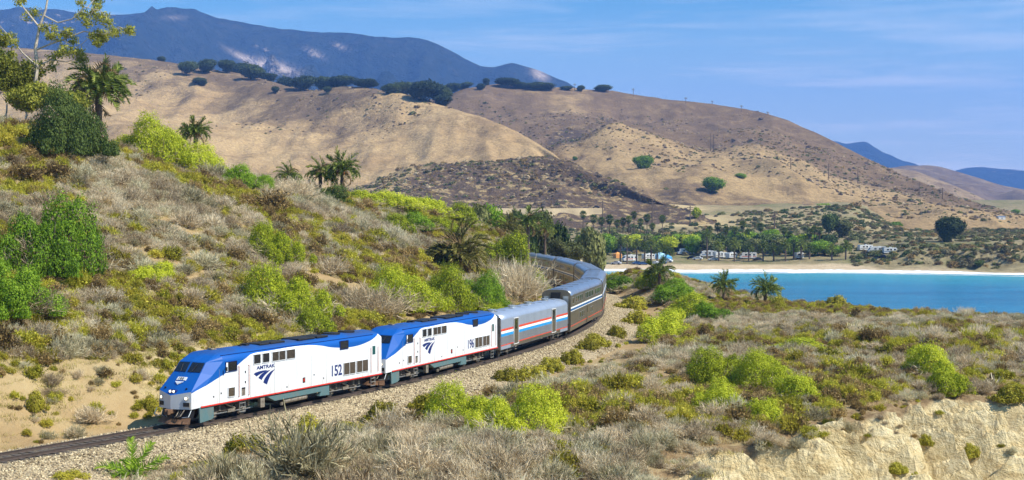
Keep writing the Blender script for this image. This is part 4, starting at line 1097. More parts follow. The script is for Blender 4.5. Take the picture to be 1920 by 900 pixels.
def make_superliner(L=26.1):
    root = empty('passenger_car')
    sec = [(1.5, 0.55), (1.55, 1.2), (1.55, 4.30), (1.50, 4.52), (1.36, 4.72), (1.10, 4.86), (0.6, 4.93), (0.0, 4.95)]
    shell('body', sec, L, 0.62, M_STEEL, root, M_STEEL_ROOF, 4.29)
    for sx in (1, -1):
        x = sx * 1.553; c = L / 2; ln = L - 1.28
        MB().box((x, c, 2.98), (0.02, ln, 0.16)).build('white_stripe', M_SWHITE, root)
        MB().box((x, c, 2.78), (0.024, ln, 0.20)).build('blue_stripe', M_SDKBL, root)
        MB().box((x, c, 2.63), (0.018, ln, 0.06)).build('thin_white_stripe', M_SWHITE, root)
        MB().box((sx * 1.54, c, 1.06), (0.04, ln, 0.07)).build('thin_red_stripe', M_SRED, root)
        for z in (1.25, 2.45, 4.22): MB().box((x, c, z), (0.03, ln, 0.04)).build('side_bead', M_STEEL, root)
        for k, y in enumerate([2.2, 4.6, 5.9, 7.2, 8.5, 11.6, 12.9, 14.2, 15.5, 16.8, 19.6, 20.9, 22.2, 23.5]):
            w = MB().box((x, y, 3.72), (0.03, 0.98, 0.60)).build('upper_window', M_GLASS, root)
            ring(sx * 1.56, y - .49, y + .49, 3.42, 4.02, 0.03, 0.04).build('frame', M_BRIGHT, w)
        for y in (7.6, 8.8, 10.0, 15.6, 16.8):
            w = MB().box((x, y, 1.85), (0.03, 0.85, 0.58)).build('lower_window', M_GLASS, root)
            ring(sx * 1.56, y - .43, y + .43, 1.56, 2.14, 0.03, 0.04).build('frame', M_BRIGHT, w)
        d = MB().box((x, 12.9, 1.62), (0.05, 1.0, 2.0)).build('entrance_door', M_STEEL, root)
        MB().box((sx * 1.585, 12.9, 2.1), (0.02, 0.5, 0.7)).build('window', M_GLASS, d)
        for y in (5.2, L - 5.2): MB().box((sx * 1.54, y, 1.85), (0.04, 0.04, 1.3)).build('panel_seam', M_GUNK, root)
    for y, e in ((0.63, -1), (L - 0.63, 1)):
        w = MB().box((0, y + e * 0.02, 2.62), (2.9, 0.06, 3.9)).build('end_wall', M_STEEL, root)
        MB().box((0, y + e * 0.12, 3.72), (1.0, 0.9, 1.9)).build('diaphragm', M_BLACK, w)
        for sx in (-1, 1):
            MB().box((sx * 1.05, y + e * .06, 2.8), (0.5, 0.06, 2.9)).build('end_panel', M_BRIGHT, w)
            MB().bar((sx * 0.75, y + e * .12, 1.0), (sx * 0.75, y + e * .12, 4.3), 0.025, 5).build('grab_iron', M_BRIGHT, w)
    for y in np.arange(3, L - 2, 4.0): MB().box((0, y, 4.955), (1.6, 0.06, 0.03)).build('roof_seam', M_STEEL, root)
    MB().box((0, 3.0, 4.97), (1.0, 1.6, 0.10)).build('roof_hatch', M_STEEL_ROOF, root)
    MB().box((0, L - 3.0, 4.97), (1.0, 1.6, 0.10)).build('roof_hatch', M_STEEL_ROOF, root)
    MB().box((0, L / 2, 0.5), (2.2, 12, 0.35)).build('equipment_box', M_BLACK, root)
    for yc in (3.3, L - 3.3): bogie(root, yc, 2.5, 0.46)
    return root
sl = make_superliner()
SL_LAB = ['first double-deck silver passenger car directly behind the striped baggage car',
          'second double-deck passenger car, seen almost end-on at the outside of the curve',
          'third double-deck passenger car, turning away behind the second one',
          'fourth double-deck passenger car, its shaded side facing the hillside',
          'fifth double-deck passenger car, dark shaded side left of the bend',
          'last double-deck passenger car in view, disappearing behind the green bush on the cut']
for k in range(6):
    o = sl if k == 0 else copy_tree(sl)
    tag(o, SL_LAB[k], 'railway car', 'double-deck passenger cars')
    put_car(o, 64.9 + 26.1 * k, 26.1, 3.3)
# ------------------------------------------------------------------ plants: prototypes
M_GREY = [foliage('grey_dry_brush', (0.17, 0.12, 0.07), (0.58, 0.46, 0.29), (0.88, 0.76, 0.53), 0.3),
          foliage('tan_dry_brush', (0.18, 0.12, 0.06), (0.55, 0.43, 0.26), (0.82, 0.68, 0.46), 0.3),
          foliage('sage_grey_brush', (0.15, 0.125, 0.06), (0.47, 0.41, 0.24), (0.76, 0.69, 0.46), 0.3)]
M_OLIVE = [foliage('olive_brush', (0.12, 0.10, 0.012), (0.42, 0.36, 0.04), (0.66, 0.57, 0.08), 0.42),
           foliage('yellow_green_brush', (0.14, 0.13, 0.012), (0.42, 0.39, 0.035), (0.66, 0.61, 0.08), 0.42),
           foliage('brown_brush', (0.10, 0.065, 0.025), (0.30, 0.205, 0.075), (0.50, 0.35, 0.14), 0.35)]
M_LIME = foliage('lime_leaves', (0.11, 0.14, 0.01), (0.40, 0.46, 0.02), (0.68, 0.70, 0.06), 0.38, 0.9)
M_GREEN = foliage('green_leaves', (0.055, 0.11, 0.008), (0.18, 0.31, 0.016), (0.36, 0.50, 0.04), 0.35, 0.4)
M_DARKGREEN = foliage('dark_green_leaves', (0.02, 0.038, 0.008), (0.06, 0.095, 0.018), (0.13, 0.175, 0.035), 0.2, 0.2)
M_OAK = foliage('oak_leaves', (0.014, 0.028, 0.008), (0.042, 0.062, 0.016), (0.09, 0.12, 0.03), 0.15, 0.05)
M_EUC = foliage('eucalyptus_leaves', (0.10, 0.11, 0.015), (0.27, 0.28, 0.035), (0.48, 0.46, 0.075), 0.35, 0.3)
M_EUCD = foliage('dull_eucalyptus_leaves', (0.05, 0.06, 0.018), (0.145, 0.155, 0.045), (0.27, 0.27, 0.09), 0.2, 0.3)
M_PALM = foliage('palm_fronds', (0.035, 0.06, 0.01), (0.125, 0.17, 0.025), (0.29, 0.32, 0.065), 0.2, 0.4)
M_PALMY = foliage('yellowing_palm_fronds', (0.05, 0.052, 0.012), (0.17, 0.16, 0.035), (0.34, 0.29, 0.08), 0.2, 0.4)
M_DEADFROND = foliage('dry_fronds', (0.10, 0.065, 0.025), (0.26, 0.18, 0.08), (0.42, 0.31, 0.15), 0.1)
M_BARK = plain('brown_bark', (0.14, 0.10, 0.07), 0.9, 0, 0.4, 4.0)
M_PALEBARK = plain('pale_bark', (0.50, 0.43, 0.34), 0.8, 0, 0.35, 2.0)
M_STEM = plain('dry_stems', (0.17, 0.13, 0.095), 0.9, 0, 0.4, 5.0)
M_FRUIT = plain('orange_date_stalks', (0.50, 0.17, 0.03), 0.7, 0, 0.3)

def unit(v): return v / np.maximum(np.linalg.norm(v, axis=-1, keepdims=True), 1e-9)
def blades(base, d, ln, w, bend=0.25, rng=RNG, taper=0.25):
    """two-segment tapered strips"""
    n = len(base); d = unit(d); r = unit(rng.normal(size=(n, 3))); side = unit(np.cross(d, r)); b2 = np.cross(side, d)
    mid = base + d * (ln * 0.5)[:, None]
    tip = mid + unit(d + b2 * rng.normal(0, bend, (n, 1))) * (ln * 0.5)[:, None]
    s = side * w[:, None]
    V = np.stack([base - s, base + s, mid - s * 0.75, mid + s * 0.75, tip - s * taper, tip + s * taper], 1).reshape(-1, 3)
    k = np.arange(n)[:, None] * 6
    return V, np.concatenate([k + np.array([[0, 1, 3, 2]]), k + np.array([[2, 3, 5, 4]])])
def leaves(c, nrm, size, elong=1.7, rng=RNG):
    """diamond leaves"""
    n = len(c); nrm = unit(nrm); r = unit(rng.normal(size=(n, 3))); a = unit(np.cross(nrm, r)); b = np.cross(nrm, a)
    a = a * (size * elong * 0.5)[:, None]; b = b * (size * 0.5)[:, None]
    V = np.stack([c - a, c + b + nrm * (size * .12)[:, None], c + a, c - b + nrm * (size * .12)[:, None]], 1).reshape(-1, 3)
    return V, np.arange(n * 4).reshape(-1, 4)
def merge(parts):
    V = []; F = []; o = 0
    for v, f in parts: V.append(v); F.append(f + o); o += len(v)
    return np.concatenate(V), np.concatenate(F)

def twig_mesh(seed, n1=150, n2=420, wid=0.016, flat=0.8, spread=1.0):
    rng = np.random.default_rng(seed); parts = []
    ph = rng.uniform(0, 2 * np.pi, n1); el = np.arcsin(rng.uniform(0.08, 1, n1) ** 0.8)
    d = np.stack([np.cos(ph) * np.cos(el) * spread, np.sin(ph) * np.cos(el) * spread, np.sin(el) * flat], 1)
    lump = 0.75 + 0.35 * np.sin(ph * 3 + seed) * np.cos(el) + rng.uniform(-.15, .15, n1)
    base = rng.normal(0, 0.10, (n1, 3)) * [1, 1, 0]
    parts.append(blades(base, d, lump * np.linalg.norm(d, axis=1), np.full(n1, wid * 1.1), 0.35, rng))
    k = rng.integers(0, n1, n2); t = rng.uniform(0.35, 0.95, n2)
    p = base[k] + d[k] * (lump[k] * t)[:, None]
    dd = unit(unit(d[k]) * 0.9 + rng.normal(0, 0.55, (n2, 3)) + [0, 0, 0.35])
    parts.append(blades(p, dd, rng.uniform(0.10, 0.27, n2), np.full(n2, wid), 0.4, rng))
    V, F = merge(parts); V[:, 2] = np.maximum(V[:, 2], -0.05)
    return np_mesh('twigs', V, F)
def tuft_mesh(seed, n=420, wid=0.02, leafy=250, flat=0.8):
    """rounded brush with upright leafy shoots"""
    rng = np.random.default_rng(seed); parts = []
    ph = rng.uniform(0, 2 * np.pi, n); r = np.sqrt(rng.uniform(0, 1, n)); el = np.arccos(np.clip(r, 0, .98))
    d = np.stack([np.cos(ph) * np.cos(el), np.sin(ph) * np.cos(el), np.sin(el) * flat], 1)
    R = 0.78 + 0.16 * np.sin(2 * ph + seed) + 0.12 * np.sin(5 * ph + el * 4) + rng.uniform(-.1, .1, n)
    p = d * (R * 0.55)[:, None]; dd = unit(d + [0, 0, 0.55] + rng.normal(0, .25, (n, 3)))
    parts.append(blades(p, dd, R * rng.uniform(0.3, 0.5, n), np.full(n, wid), 0.3, rng))
    k = rng.integers(0, n, leafy); c = d[k] * (R[k] * rng.uniform(0.6, 1.02, leafy))[:, None] + rng.normal(0, .04, (leafy, 3))
    parts.append(leaves(c, d[k] + rng.normal(0, .7, (leafy, 3)), rng.uniform(.05, .10, leafy), 1.8, rng))
    V, F = merge(parts); V[:, 2] = np.maximum(V[:, 2], -0.05)
    return np_mesh('tuft', V, F)
def leafy_mesh(seed, n=3200, leaf=0.07, lumps=14, flat=0.8, asym=0.25, lr=(0.26, 0.46)):
    """lumpy evergreen bush of radius about 1, base at 0"""
    rng = np.random.default_rng(seed)
    ph = rng.uniform(0, 2 * np.pi, lumps); rr = np.sqrt(rng.uniform(0.05, 1, lumps)) * 0.70
    C = np.stack([rr * np.cos(ph), rr * np.sin(ph), flat * rng.uniform(0.12, 0.66, lumps) * (1 - 0.9 * rr)], 1)
    C[:, 0] *= 1 + asym * rng.uniform(-1, 1)
    R = rng.uniform(lr[0], lr[1], lumps) * (1 - 0.5 * rr / 0.62 * 0.8)
    R[:4] = lr[1] * 1.05; C[:4, :2] *= 0.75; C[:4, 2] = flat * rng.uniform(0.22, 0.5, 4)
    sat = rng.uniform(size=lumps) < 0.28; k2 = rng.uniform(1.2, 1.75, lumps)          # outlying lobes
    C[sat, 0] *= k2[sat]; C[sat, 1] *= k2[sat]; C[sat, 2] *= 0.45; R[sat] *= 0.72
    w = R ** 2 / (R ** 2).sum(); k = rng.choice(lumps, n * 2, p=w)
    d = unit(rng.normal(size=(n * 2, 3)))
    rad = R[k] * (1 + rng.normal(0, .08, n * 2)) * np.where(rng.uniform(size=n * 2) < 0.22, rng.uniform(.6, .95, n * 2), 1)
    rad = rad * (1 + 0.16 * np.sin(d[:, 0] * 7 + k) * np.sin(d[:, 1] * 6 + 2 * k) + 0.10 * np.sin(d[:, 2] * 9 + k)) * np.where(rng.uniform(size=n * 2) < 0.07, rng.uniform(1.05, 1.35, n * 2), 1)
    c = C[k] + d * rad[:, None]
    inside = np.zeros(n * 2, bool)
    for j in range(lumps): inside |= (((c - C[j]) ** 2).sum(1) < (R[j] * 0.80) ** 2) & (k != j)
    ok = (~inside) & (c[:, 2] > 0.0); c, d = c[ok][:n], d[ok][:n]
    V, F = leaves(c, d * 1.1 + rng.normal(0, .42, c.shape) + [0, 0, .25], rng.uniform(.6, 1.3, len(c)) * leaf, 1.6, rng)
    return np_mesh('leafy', V, F)
def stems_mesh(seed, n=14, h=0.6):
    mb = MB(); rr = random.Random(seed)
    for i in range(n):
        a = rr.uniform(0, 6.28); r = rr.uniform(.25, .6); z = rr.uniform(.3, .65) * h
        mb.bar((0.06 * math.cos(a), 0.06 * math.sin(a), -0.06), (r * 0.5 * math.cos(a + .3), r * .5 * math.sin(a + .3), z * .6), 0.022, 4, 0.014)
        mb.bar((r * 0.5 * math.cos(a + .3), r * .5 * math.sin(a + .3), z * .6), (r * math.cos(a), r * math.sin(a), z * 1.2), 0.014, 4, 0.006)
    o = mb.build('stems', M_STEM); me = o.data; bpy.data.objects.remove(o); return me

TWIG = [twig_mesh(100 + i, 190 + 20 * (i % 3), 1750, 0.0085 + 0.001 * (i % 3), 0.66 + 0.1 * (i % 4)) for i in range(7)]
for i, m in enumerate(TWIG): m.materials.append(M_GREY[i % 3])
TUFT = [tuft_mesh(200 + i, 520, 0.016, 520, 0.72 + .1 * (i % 3)) for i in range(6)]
for i, m in enumerate(TUFT): m.materials.append(M_OLIVE[i % 3])
def with_mat(me, mat): c = me.copy(); c.materials.clear(); c.materials.append(mat); return c
LEAFY = [leafy_mesh(300 + i, 20000, 0.030, 30 + 6 * i, 0.80, lr=(0.16, 0.36)) for i in range(4)]
LEAFY += [leafy_mesh(330 + i, 42000, 0.0195, 60, 0.80, lr=(0.12, 0.34)) for i in range(2)]
LIME = [with_mat(m, M_LIME) for m in LEAFY]; GREEN = [with_mat(m, M_GREEN) for m in LEAFY]; DARK = [with_mat(m, M_DARKGREEN) for m in LEAFY]
M_YELLOW = foliage('goldenbush_leaves', (0.12, 0.105, 0.01), (0.34, 0.30, 0.025), (0.56, 0.50, 0.06), 0.3, 0.9)
YTUFT = [with_mat(leafy_mesh(360 + i, 5200, 0.055, 22, 0.85, lr=(0.2, 0.36)), M_YELLOW) for i in range(3)]
BIGTWIG = [twig_mesh(150 + i, 420, 3200, 0.006, 0.75) for i in range(2)]
for i, m in enumerate(BIGTWIG): m.materials.append(M_GREY[i])
STEMS = [stems_mesh(i) for i in range(3)]
for m in STEMS: m.materials.clear(); m.materials.append(M_STEM)

def ray_ground(px, py):
    Y = np.arange(52, 330, 0.4); X = (px - 960) * Y / F_PX; zr = CAM_Z - (py - YH) * Y / F_PX
    hit = np.nonzero(ground(X, Y) >= zr)[0]
    if len(hit) == 0:
        d = zr - ground(X, Y); k = int(np.argmin(d[:-10]))
    else: k = hit[0]
    return float(X[k]), float(Y[k]), float(ground(X[k], Y[k])[0])

def plant(name, label, cat, px, py, wpx, hpx, mesh, stems=None, group=None, rz=None, Y=None, sink=0.05, part='foliage'):
    """a bush whose foot stands at the pixel px, py and which is wpx by hpx there"""
    if Y is None: x, y, z = ray_ground(px, py)
    else:
        x, y = (px - 960) * Y / F_PX, Y; z = float(ground(x, y)[0])
    r = wpx * y / F_PX / 2; h = hpx * y / F_PX
    mz = max(v[2] for v in mesh.bound_box_cache) if hasattr(mesh, 'bound_box_cache') else MESH_H.setdefault(mesh.name, float(np.percentile([v.co.z for v in mesh.vertices], 98)))
    mr = MESH_R.setdefault(mesh.name, float(np.percentile([math.hypot(v.co.x, v.co.y) for v in mesh.vertices], 93)))
    o = empty(name, (x, y, z - sink * h), random.uniform(0, 6.28) if rz is None else rz, (r / mr, r / mr * random.uniform(.9, 1.1), h * (1 + sink) / mz))
    tag(o, label, cat, group)
    f = link(part, mesh, o)
    if stems is not None: link('stems', stems, o)
    return o
MESH_H = {}; MESH_R = {}

# ------------------------------------------------------------------ brush scattered over the headland
TAKEN = []       # x, y, r of large plants: brush keeps clear of them
def scatter(n, xr, yr, dens, rng):
    X = rng.uniform(*xr, n); Y = rng.uniform(*yr, n)
    Z = ground(X, Y); s, d = near_track(X, Y); px, py = PXY(X, Y, Z)
    bare = bare_amount(X, Y, s, d); sl = slope_at(X, Y)
    keep = (px > -260) & (px < 2180) & (py < 990) & (Z > 2.0)
    keep &= rng.uniform(size=n) > bare * 0.97
    keep &= np.where(d > 0, d > 6.8, d < -4.6)
    cl = sstep(4, 9, X) * sstep(46, 52, Y) * sstep(135, 120, Y) * sstep(9.75, 9.0, Z)
    keep &= rng.uniform(size=n) > cl * 0.72
    keep &= ~((cl > .5) & (Z < 8.2) & (rng.uniform(size=n) < .9))
    keep &= ~((X < 30) & (Y > 275) & (s > 190))
    for (a, b, r) in TAKEN: keep &= ((X - a) ** 2 + (Y - b) ** 2) > (r * 0.62) ** 2
    return X[keep], Y[keep], Z[keep], s[keep], d[keep], px[keep], py[keep]

def gn_scatter(name, label, cat, pts, meshes, idx, rot, scl):
    """one object of kind stuff that places the meshes of a bank on its points"""
    bank = bpy.data.collections.new(name + '_bank')
    for i, m in enumerate(meshes):
        o = bpy.data.objects.new('%s_%02d' % (name, i), m); bank.objects.link(o)
    me = bpy.data.meshes.new(name); me.vertices.add(len(pts)); me.vertices.foreach_set('co', np.asarray(pts, np.float32).ravel())
    a = me.attributes.new('idx', 'INT', 'POINT'); a.data.foreach_set('value', np.asarray(idx, np.int32))
    a = me.attributes.new('rot', 'FLOAT_VECTOR', 'POINT'); a.data.foreach_set('vector', np.asarray(rot, np.float32).ravel())
    a = me.attributes.new('scl', 'FLOAT_VECTOR', 'POINT'); a.data.foreach_set('vector', np.asarray(scl, np.float32).ravel())
    ob = link(name, me)
    ng = bpy.data.node_groups.new(name, 'GeometryNodeTree')
    ng.interface.new_socket('Geometry', in_out='INPUT', socket_type='NodeSocketGeometry')
    ng.interface.new_socket('Geometry', in_out='OUTPUT', socket_type='NodeSocketGeometry')
    N = ng.nodes; Lk = ng.links
    gi = N.new('NodeGroupInput'); go = N.new('NodeGroupOutput'); ip = N.new('GeometryNodeInstanceOnPoints'); ci = N.new('GeometryNodeCollectionInfo')
    ci.inputs['Collection'].default_value = bank; ci.inputs['Separate Children'].default_value = True; ci.inputs['Reset Children'].default_value = True
    def at(nm, ty):
        k = N.new('GeometryNodeInputNamedAttribute'); k.data_type = ty; k.inputs['Name'].default_value = nm; return k.outputs['Attribute']
    ip.inputs['Pick Instance'].default_value = True
    Lk.new(gi.outputs[0], ip.inputs['Points']); Lk.new(ci.outputs[0], ip.inputs['Instance'])
    Lk.new(at('idx', 'INT'), ip.inputs['Instance Index'])
    e2r = N.new('FunctionNodeEulerToRotation'); Lk.new(at('rot', 'FLOAT_VECTOR'), e2r.inputs[0]); Lk.new(e2r.outputs[0], ip.inputs['Rotation'])
    Lk.new(at('scl', 'FLOAT_VECTOR'), ip.inputs['Scale']); Lk.new(ip.outputs[0], go.inputs[0])
    md = ob.modifiers.new('scatter', 'NODES'); md.node_group = ng
    return tag(ob, label, cat, kind='stuff')

# ------------------------------------------------------------------ large single bushes
def bush_list(rows):
    for r in rows:
        name, label, cat, px, py, w, h, kind, k = r[:9]; grp = r[9] if len(r) > 9 else None
        mesh = {'L': LIME, 'G': GREEN, 'D': DARK, 'Y': YTUFT, 'T': BIGTWIG}[kind]
        if kind in 'LGD': k = (k % 2) + 4 if w > 100 else k % 4
        o = plant(name, label, cat, px, py, w * 1.14, h * 0.76, mesh[k % len(mesh)], STEMS[k % 3] if kind in 'LGD' else None, grp, part='twigs' if kind == 'T' else 'foliage')
        if kind in 'LG': tw = link('dry_twigs', BIGTWIG[k % 2], o); tw.scale = (1.12, 1.05, 0.5); tw.rotation_euler = (0, 0, k * 1.7)
        TAKEN.append((o.location.x, o.location.y, w * o.location.y / F_PX / 2))
HILL = 'large green bushes on the hillside left of the track'
SEA_ = 'large green bushes on the headland right of the track'
bush_list([
    ('evergreen_bush', 'big bright green bush at the left picture edge, upper of the pair', 'bush', 85, 510, 185, 165, 'G', 0, HILL),
    ('evergreen_bush', 'bright green bush at the left picture edge, lower of the pair', 'bush', 22, 588, 165, 130, 'G', 1, HILL),
    ('evergreen_bush', 'tall lime green bush on the slope above the leading locomotive roof', 'bush', 530, 592, 150, 112, 'L', 2, HILL),
    ('evergreen_bush', 'small lime bush just below the tall one, above the bare bank', 'bush', 585, 622, 70, 50, 'L', 3, HILL),
    ('evergreen_bush', 'lime green bush in mid slope, uphill from the tall one', 'bush', 512, 492, 105, 85, 'L', 0, HILL),
    ('evergreen_bush', 'low bright green bush in the grey scrub left of mid slope', 'bush', 283, 528, 75, 42, 'L', 1, HILL),
    ('evergreen_bush', 'lime green bush on the skyline beside the lone small palm', 'bush', 300, 298, 135, 100, 'L', 1, HILL),
    ('evergreen_bush', 'lower lime bush on the skyline under the lone small palm', 'bush', 362, 322, 105, 64, 'L', 2, HILL),
    ('evergreen_bush', 'small lime bush left of the skyline bushes under the tall palm', 'bush', 235, 262, 70, 40, 'L', 3, HILL),
    ('evergreen_bush', 'round green bush on the skyline between the lone palm and the palm group', 'bush', 445, 352, 75, 50, 'G', 3, HILL),
    ('evergreen_bush', 'darker green bush on the skyline next to the stubby palm', 'bush', 487, 358, 55, 36, 'G', 2, HILL),
    ('evergreen_bush', 'big dark green rounded bush on the hilltop below the tall palm', 'bush', 132, 288, 150, 140, 'D', 1, HILL),
    ('evergreen_bush', 'green bush behind the trunks of the palm pair', 'bush', 608, 378, 70, 36, 'D', 1, HILL),
    ('evergreen_bush', 'lime bush right of the palm pair on the crest', 'bush', 690, 384, 75, 32, 'L', 0, HILL),
    ('evergreen_bush', 'lime bush in the crest thicket, second right of the palm pair', 'bush', 748, 392, 85, 40, 'L', 1, HILL),
    ('evergreen_bush', 'lime bush in the crest thicket, third right of the palm pair', 'bush', 812, 402, 85, 44, 'L', 2, HILL),
    ('evergreen_bush', 'lime bush at the right end of the crest thicket', 'bush', 868, 415, 75, 52, 'L', 3, HILL),
    ('evergreen_bush', 'green bush just below the crest thicket, left one', 'bush', 742, 436, 62, 42, 'L', 3, HILL),
    ('evergreen_bush', 'green bush just below the crest thicket, middle one', 'bush', 790, 432, 66, 40, 'G', 0, HILL),
    ('evergreen_bush', 'green bush just below the crest thicket, right one', 'bush', 838, 440, 70, 40, 'L', 0, HILL),
    ('evergreen_bush', 'lime bush above the second locomotive, left of three side by side', 'bush', 755, 578, 140, 90, 'L', 1, HILL),
    ('evergreen_bush', 'lime bush above the second locomotive, middle of three side by side', 'bush', 828, 580, 120, 96, 'L', 2, HILL),
    ('evergreen_bush', 'olive green bush above the second locomotive, right of three side by side', 'bush', 893, 580, 105, 78, 'G', 3, HILL),
    ('evergreen_bush', 'low bright lime bush touching the roof line of the second locomotive', 'bush', 905, 598, 80, 34, 'L', 0, HILL),
    ('conifer_shrub', 'small dark conifer-like shrub at the edge of the cut above the baggage car', 'shrub', 937, 582, 26, 40, 'D', 3),
    ('evergreen_bush', 'lime bush where the last passenger car disappears', 'bush', 942, 494, 85, 66, 'L', 1, HILL),
    ('evergreen_bush', 'green bush on the cut bank beside the dark passenger cars', 'bush', 1012, 556, 44, 56, 'L', 3, HILL),
    ('bare_shrub', 'big bare grey shrub on the cut bank beside the dark passenger cars', 'shrub', 968, 560, 110, 84, 'T', 0),
    ('bare_shrub', 'pale grey rounded shrub left of the palm pair on the crest', 'shrub', 550, 372, 80, 46, 'T', 1),
    ('bare_shrub', 'bare grey shrub hanging over the sandy bank above the leading locomotive', 'shrub', 690, 592, 130, 70, 'T', 1),
    ('evergreen_bush', 'wide lime bush in front of the ballast below the second locomotive, left half', 'bush', 872, 800, 150, 92, 'L', 0, SEA_),
    ('evergreen_bush', 'wide lime bush in front of the ballast below the baggage car, right half', 'bush', 968, 818, 160, 108, 'L', 2, SEA_),
    ('evergreen_bush', 'bright lime bush at the ballast bend, front one', 'bush', 1245, 636, 86, 60, 'L', 1, SEA_),
    ('evergreen_bush', 'lime bush at the ballast bend, behind and right of the front one', 'bush', 1292, 598, 95, 58, 'L', 3, SEA_),
    ('evergreen_bush', 'green bush near the ballast bend towards the little palm', 'bush', 1256, 566, 90, 36, 'G', 2, SEA_),
    ('evergreen_bush', 'dull green bush on the rise between the train bend and the sea, left one', 'bush', 1165, 545, 70, 34, 'G', 0, SEA_),
    ('evergreen_bush', 'green bush on the rise between the train bend and the sea, middle one', 'bush', 1215, 540, 70, 34, 'L', 2, SEA_),
    ('evergreen_bush', 'green bush on the rise between the train bend and the sea, right one', 'bush', 1265, 545, 60, 28, 'G', 3, SEA_),
    ('evergreen_bush', 'dull green bush on the headland right of the ballast bend', 'bush', 1335, 598, 80, 34, 'G', 1, SEA_),
    ('evergreen_bush', 'lime bush of the clump above the cliff, upper left', 'bush', 1352, 716, 115, 76, 'L', 0, SEA_),
    ('evergreen_bush', 'lime bush of the clump above the cliff, upper middle', 'bush', 1432, 722, 120, 76, 'L', 3, SEA_),
    ('evergreen_bush', 'lime bush of the clump above the cliff, far right', 'bush', 1496, 752, 90, 60, 'L', 2, SEA_),
    ('evergreen_bush', 'lime bush of the clump above the cliff, lower left', 'bush', 1350, 776, 110, 70, 'L', 1, SEA_),
    ('evergreen_bush', 'lime bush of the clump above the cliff, lower middle leaning downslope', 'bush', 1418, 795, 90, 58, 'L', 0, SEA_),
    ('evergreen_bush', 'lime bush on the cliff edge at the right, upper part of the leaning pair', 'bush', 1742, 700, 90, 66, 'L', 2, SEA_),
    ('evergreen_bush', 'lime bush on the cliff edge at the right, lower part of the leaning pair', 'bush', 1778, 738, 80, 66, 'L', 1, SEA_),
    ('evergreen_bush', 'low green bush in the scrub between the clump and the leaning pair', 'bush', 1500, 655, 90, 26, 'L', 3, SEA_),
])
ROW = 'olive bushes along the edge of the ballast'
for i, (px, py, w, h) in enumerate([(452, 868, 84, 58), (530, 842, 34, 30), (585, 836, 78, 62), (710, 795, 66, 46), (780, 768, 42, 30), (945, 717, 54, 32), (1000, 713, 58, 30), (1036, 697, 48, 30), (1068, 683, 50, 32),
                                    (1097, 658, 46, 26), (1122, 651, 54, 30), (1158, 634, 44, 27), (1190, 608, 54, 30), (1176, 580, 60, 28)]):
    o = plant('olive_bush', 'olive yellow rounded bush, number %s of the row along the ballast counted from the left' %
              ['one', 'two', 'three', 'four', 'five', 'six', 'seven', 'eight', 'nine', 'ten', 'eleven', 'twelve', 'thirteen', 'fourteen'][i], 'bush', px, py, w * 1.1, h * .8, YTUFT[i % 3], None, ROW)
    TAKEN.append((o.location.x, o.location.y, w * o.location.y / F_PX / 2))
for (px, py, w, h, lab) in [(65, 770, 44, 40, 'yellow green bush on the sandy slope near the left edge'), (284, 772, 34, 32, 'yellow green bush on the sand just left of the leading locomotive nose'),
                            (120, 902, 66, 22, 'yellow green bush at the bottom edge left of the young palm'), (382, 892, 48, 28, 'pale yellow bush at the bottom edge right of the young palm'),
                            (522, 864, 42, 28, 'yellow green bush under the ballast slope between two grey clumps'), (1062, 868, 50, 44, 'small bright bush above the brown bank at the bottom'),
                            (655, 818, 70, 26, 'brownish yellow bush trailing below the ballast'), (820, 778, 70, 44, 'brown green bush touching the wide lime bush'),
                            (1565, 568, 46, 22, 'dark olive bush standing out on the headland skyline'), (1740, 856, 28, 22, 'small tuft on the pale cliff face, left of two'),
                            (1826, 866, 34, 28, 'small tuft on the pale cliff face, right of two'), (1690, 893, 44, 22, 'green tuft at the foot of the pale cliff near the bottom edge'),
                            (1896, 758, 66, 34, 'olive bush in the dirt gully at the right edge'), (470, 900, 46, 22, 'straw coloured bush at the bottom edge below the first olive bush')]:
    o = plant('olive_bush', lab, 'bush', px, py, w * 1.1, h * .8, YTUFT[int(px) % 3])
    TAKEN.append((o.location.x, o.location.y, w * o.location.y / F_PX / 2))

rng = np.random.default_rng(11)
X, Y, Z, s_, d_, px_a, py_a = scatter(80000, (-90, 95), (54, 275), None, rng)
green_n = fbm(X * 0.055, Y * 0.055, 4, 91) + 0.12 * sstep(120, 230, Y) + 0.13 * sstep(15, 50, X) * sstep(90, 120, Y)
is_olive = (green_n + rng.normal(0, 0.09, len(X))) > 0.515
size = np.exp(rng.normal(-0.14, 0.36, len(X))) * np.where(is_olive, 0.82, 1.05)
size *= np.where(d_ > 0, np.where(d_ < 11, 0.6, 1.0), np.where(-d_ < 11, 0.65, 1.0))
size *= 1 - 0.38 * sstep(120, 165, Y) * sstep(8, 22, X)
clf = sstep(4, 9, X) * sstep(46, 52, Y) * sstep(135, 120, Y) * sstep(10.0, 9.3, Z); size *= 1 - 0.45 * clf
idxT = rng.integers(0, len(TWIG), len(X)); idxU = rng.integers(0, len(TUFT), len(X))
rotv = np.stack([rng.normal(0, .1, len(X)), rng.normal(0, .1, len(X)), rng.uniform(0, 6.28, len(X))], 1)
sclv = np.stack([size, size * rng.uniform(.85, 1.2, len(X)), size * rng.uniform(.85, 1.35, len(X))], 1)
big = size / Y * ((px_a > 0) & (px_a < 1920) & (py_a < 900))
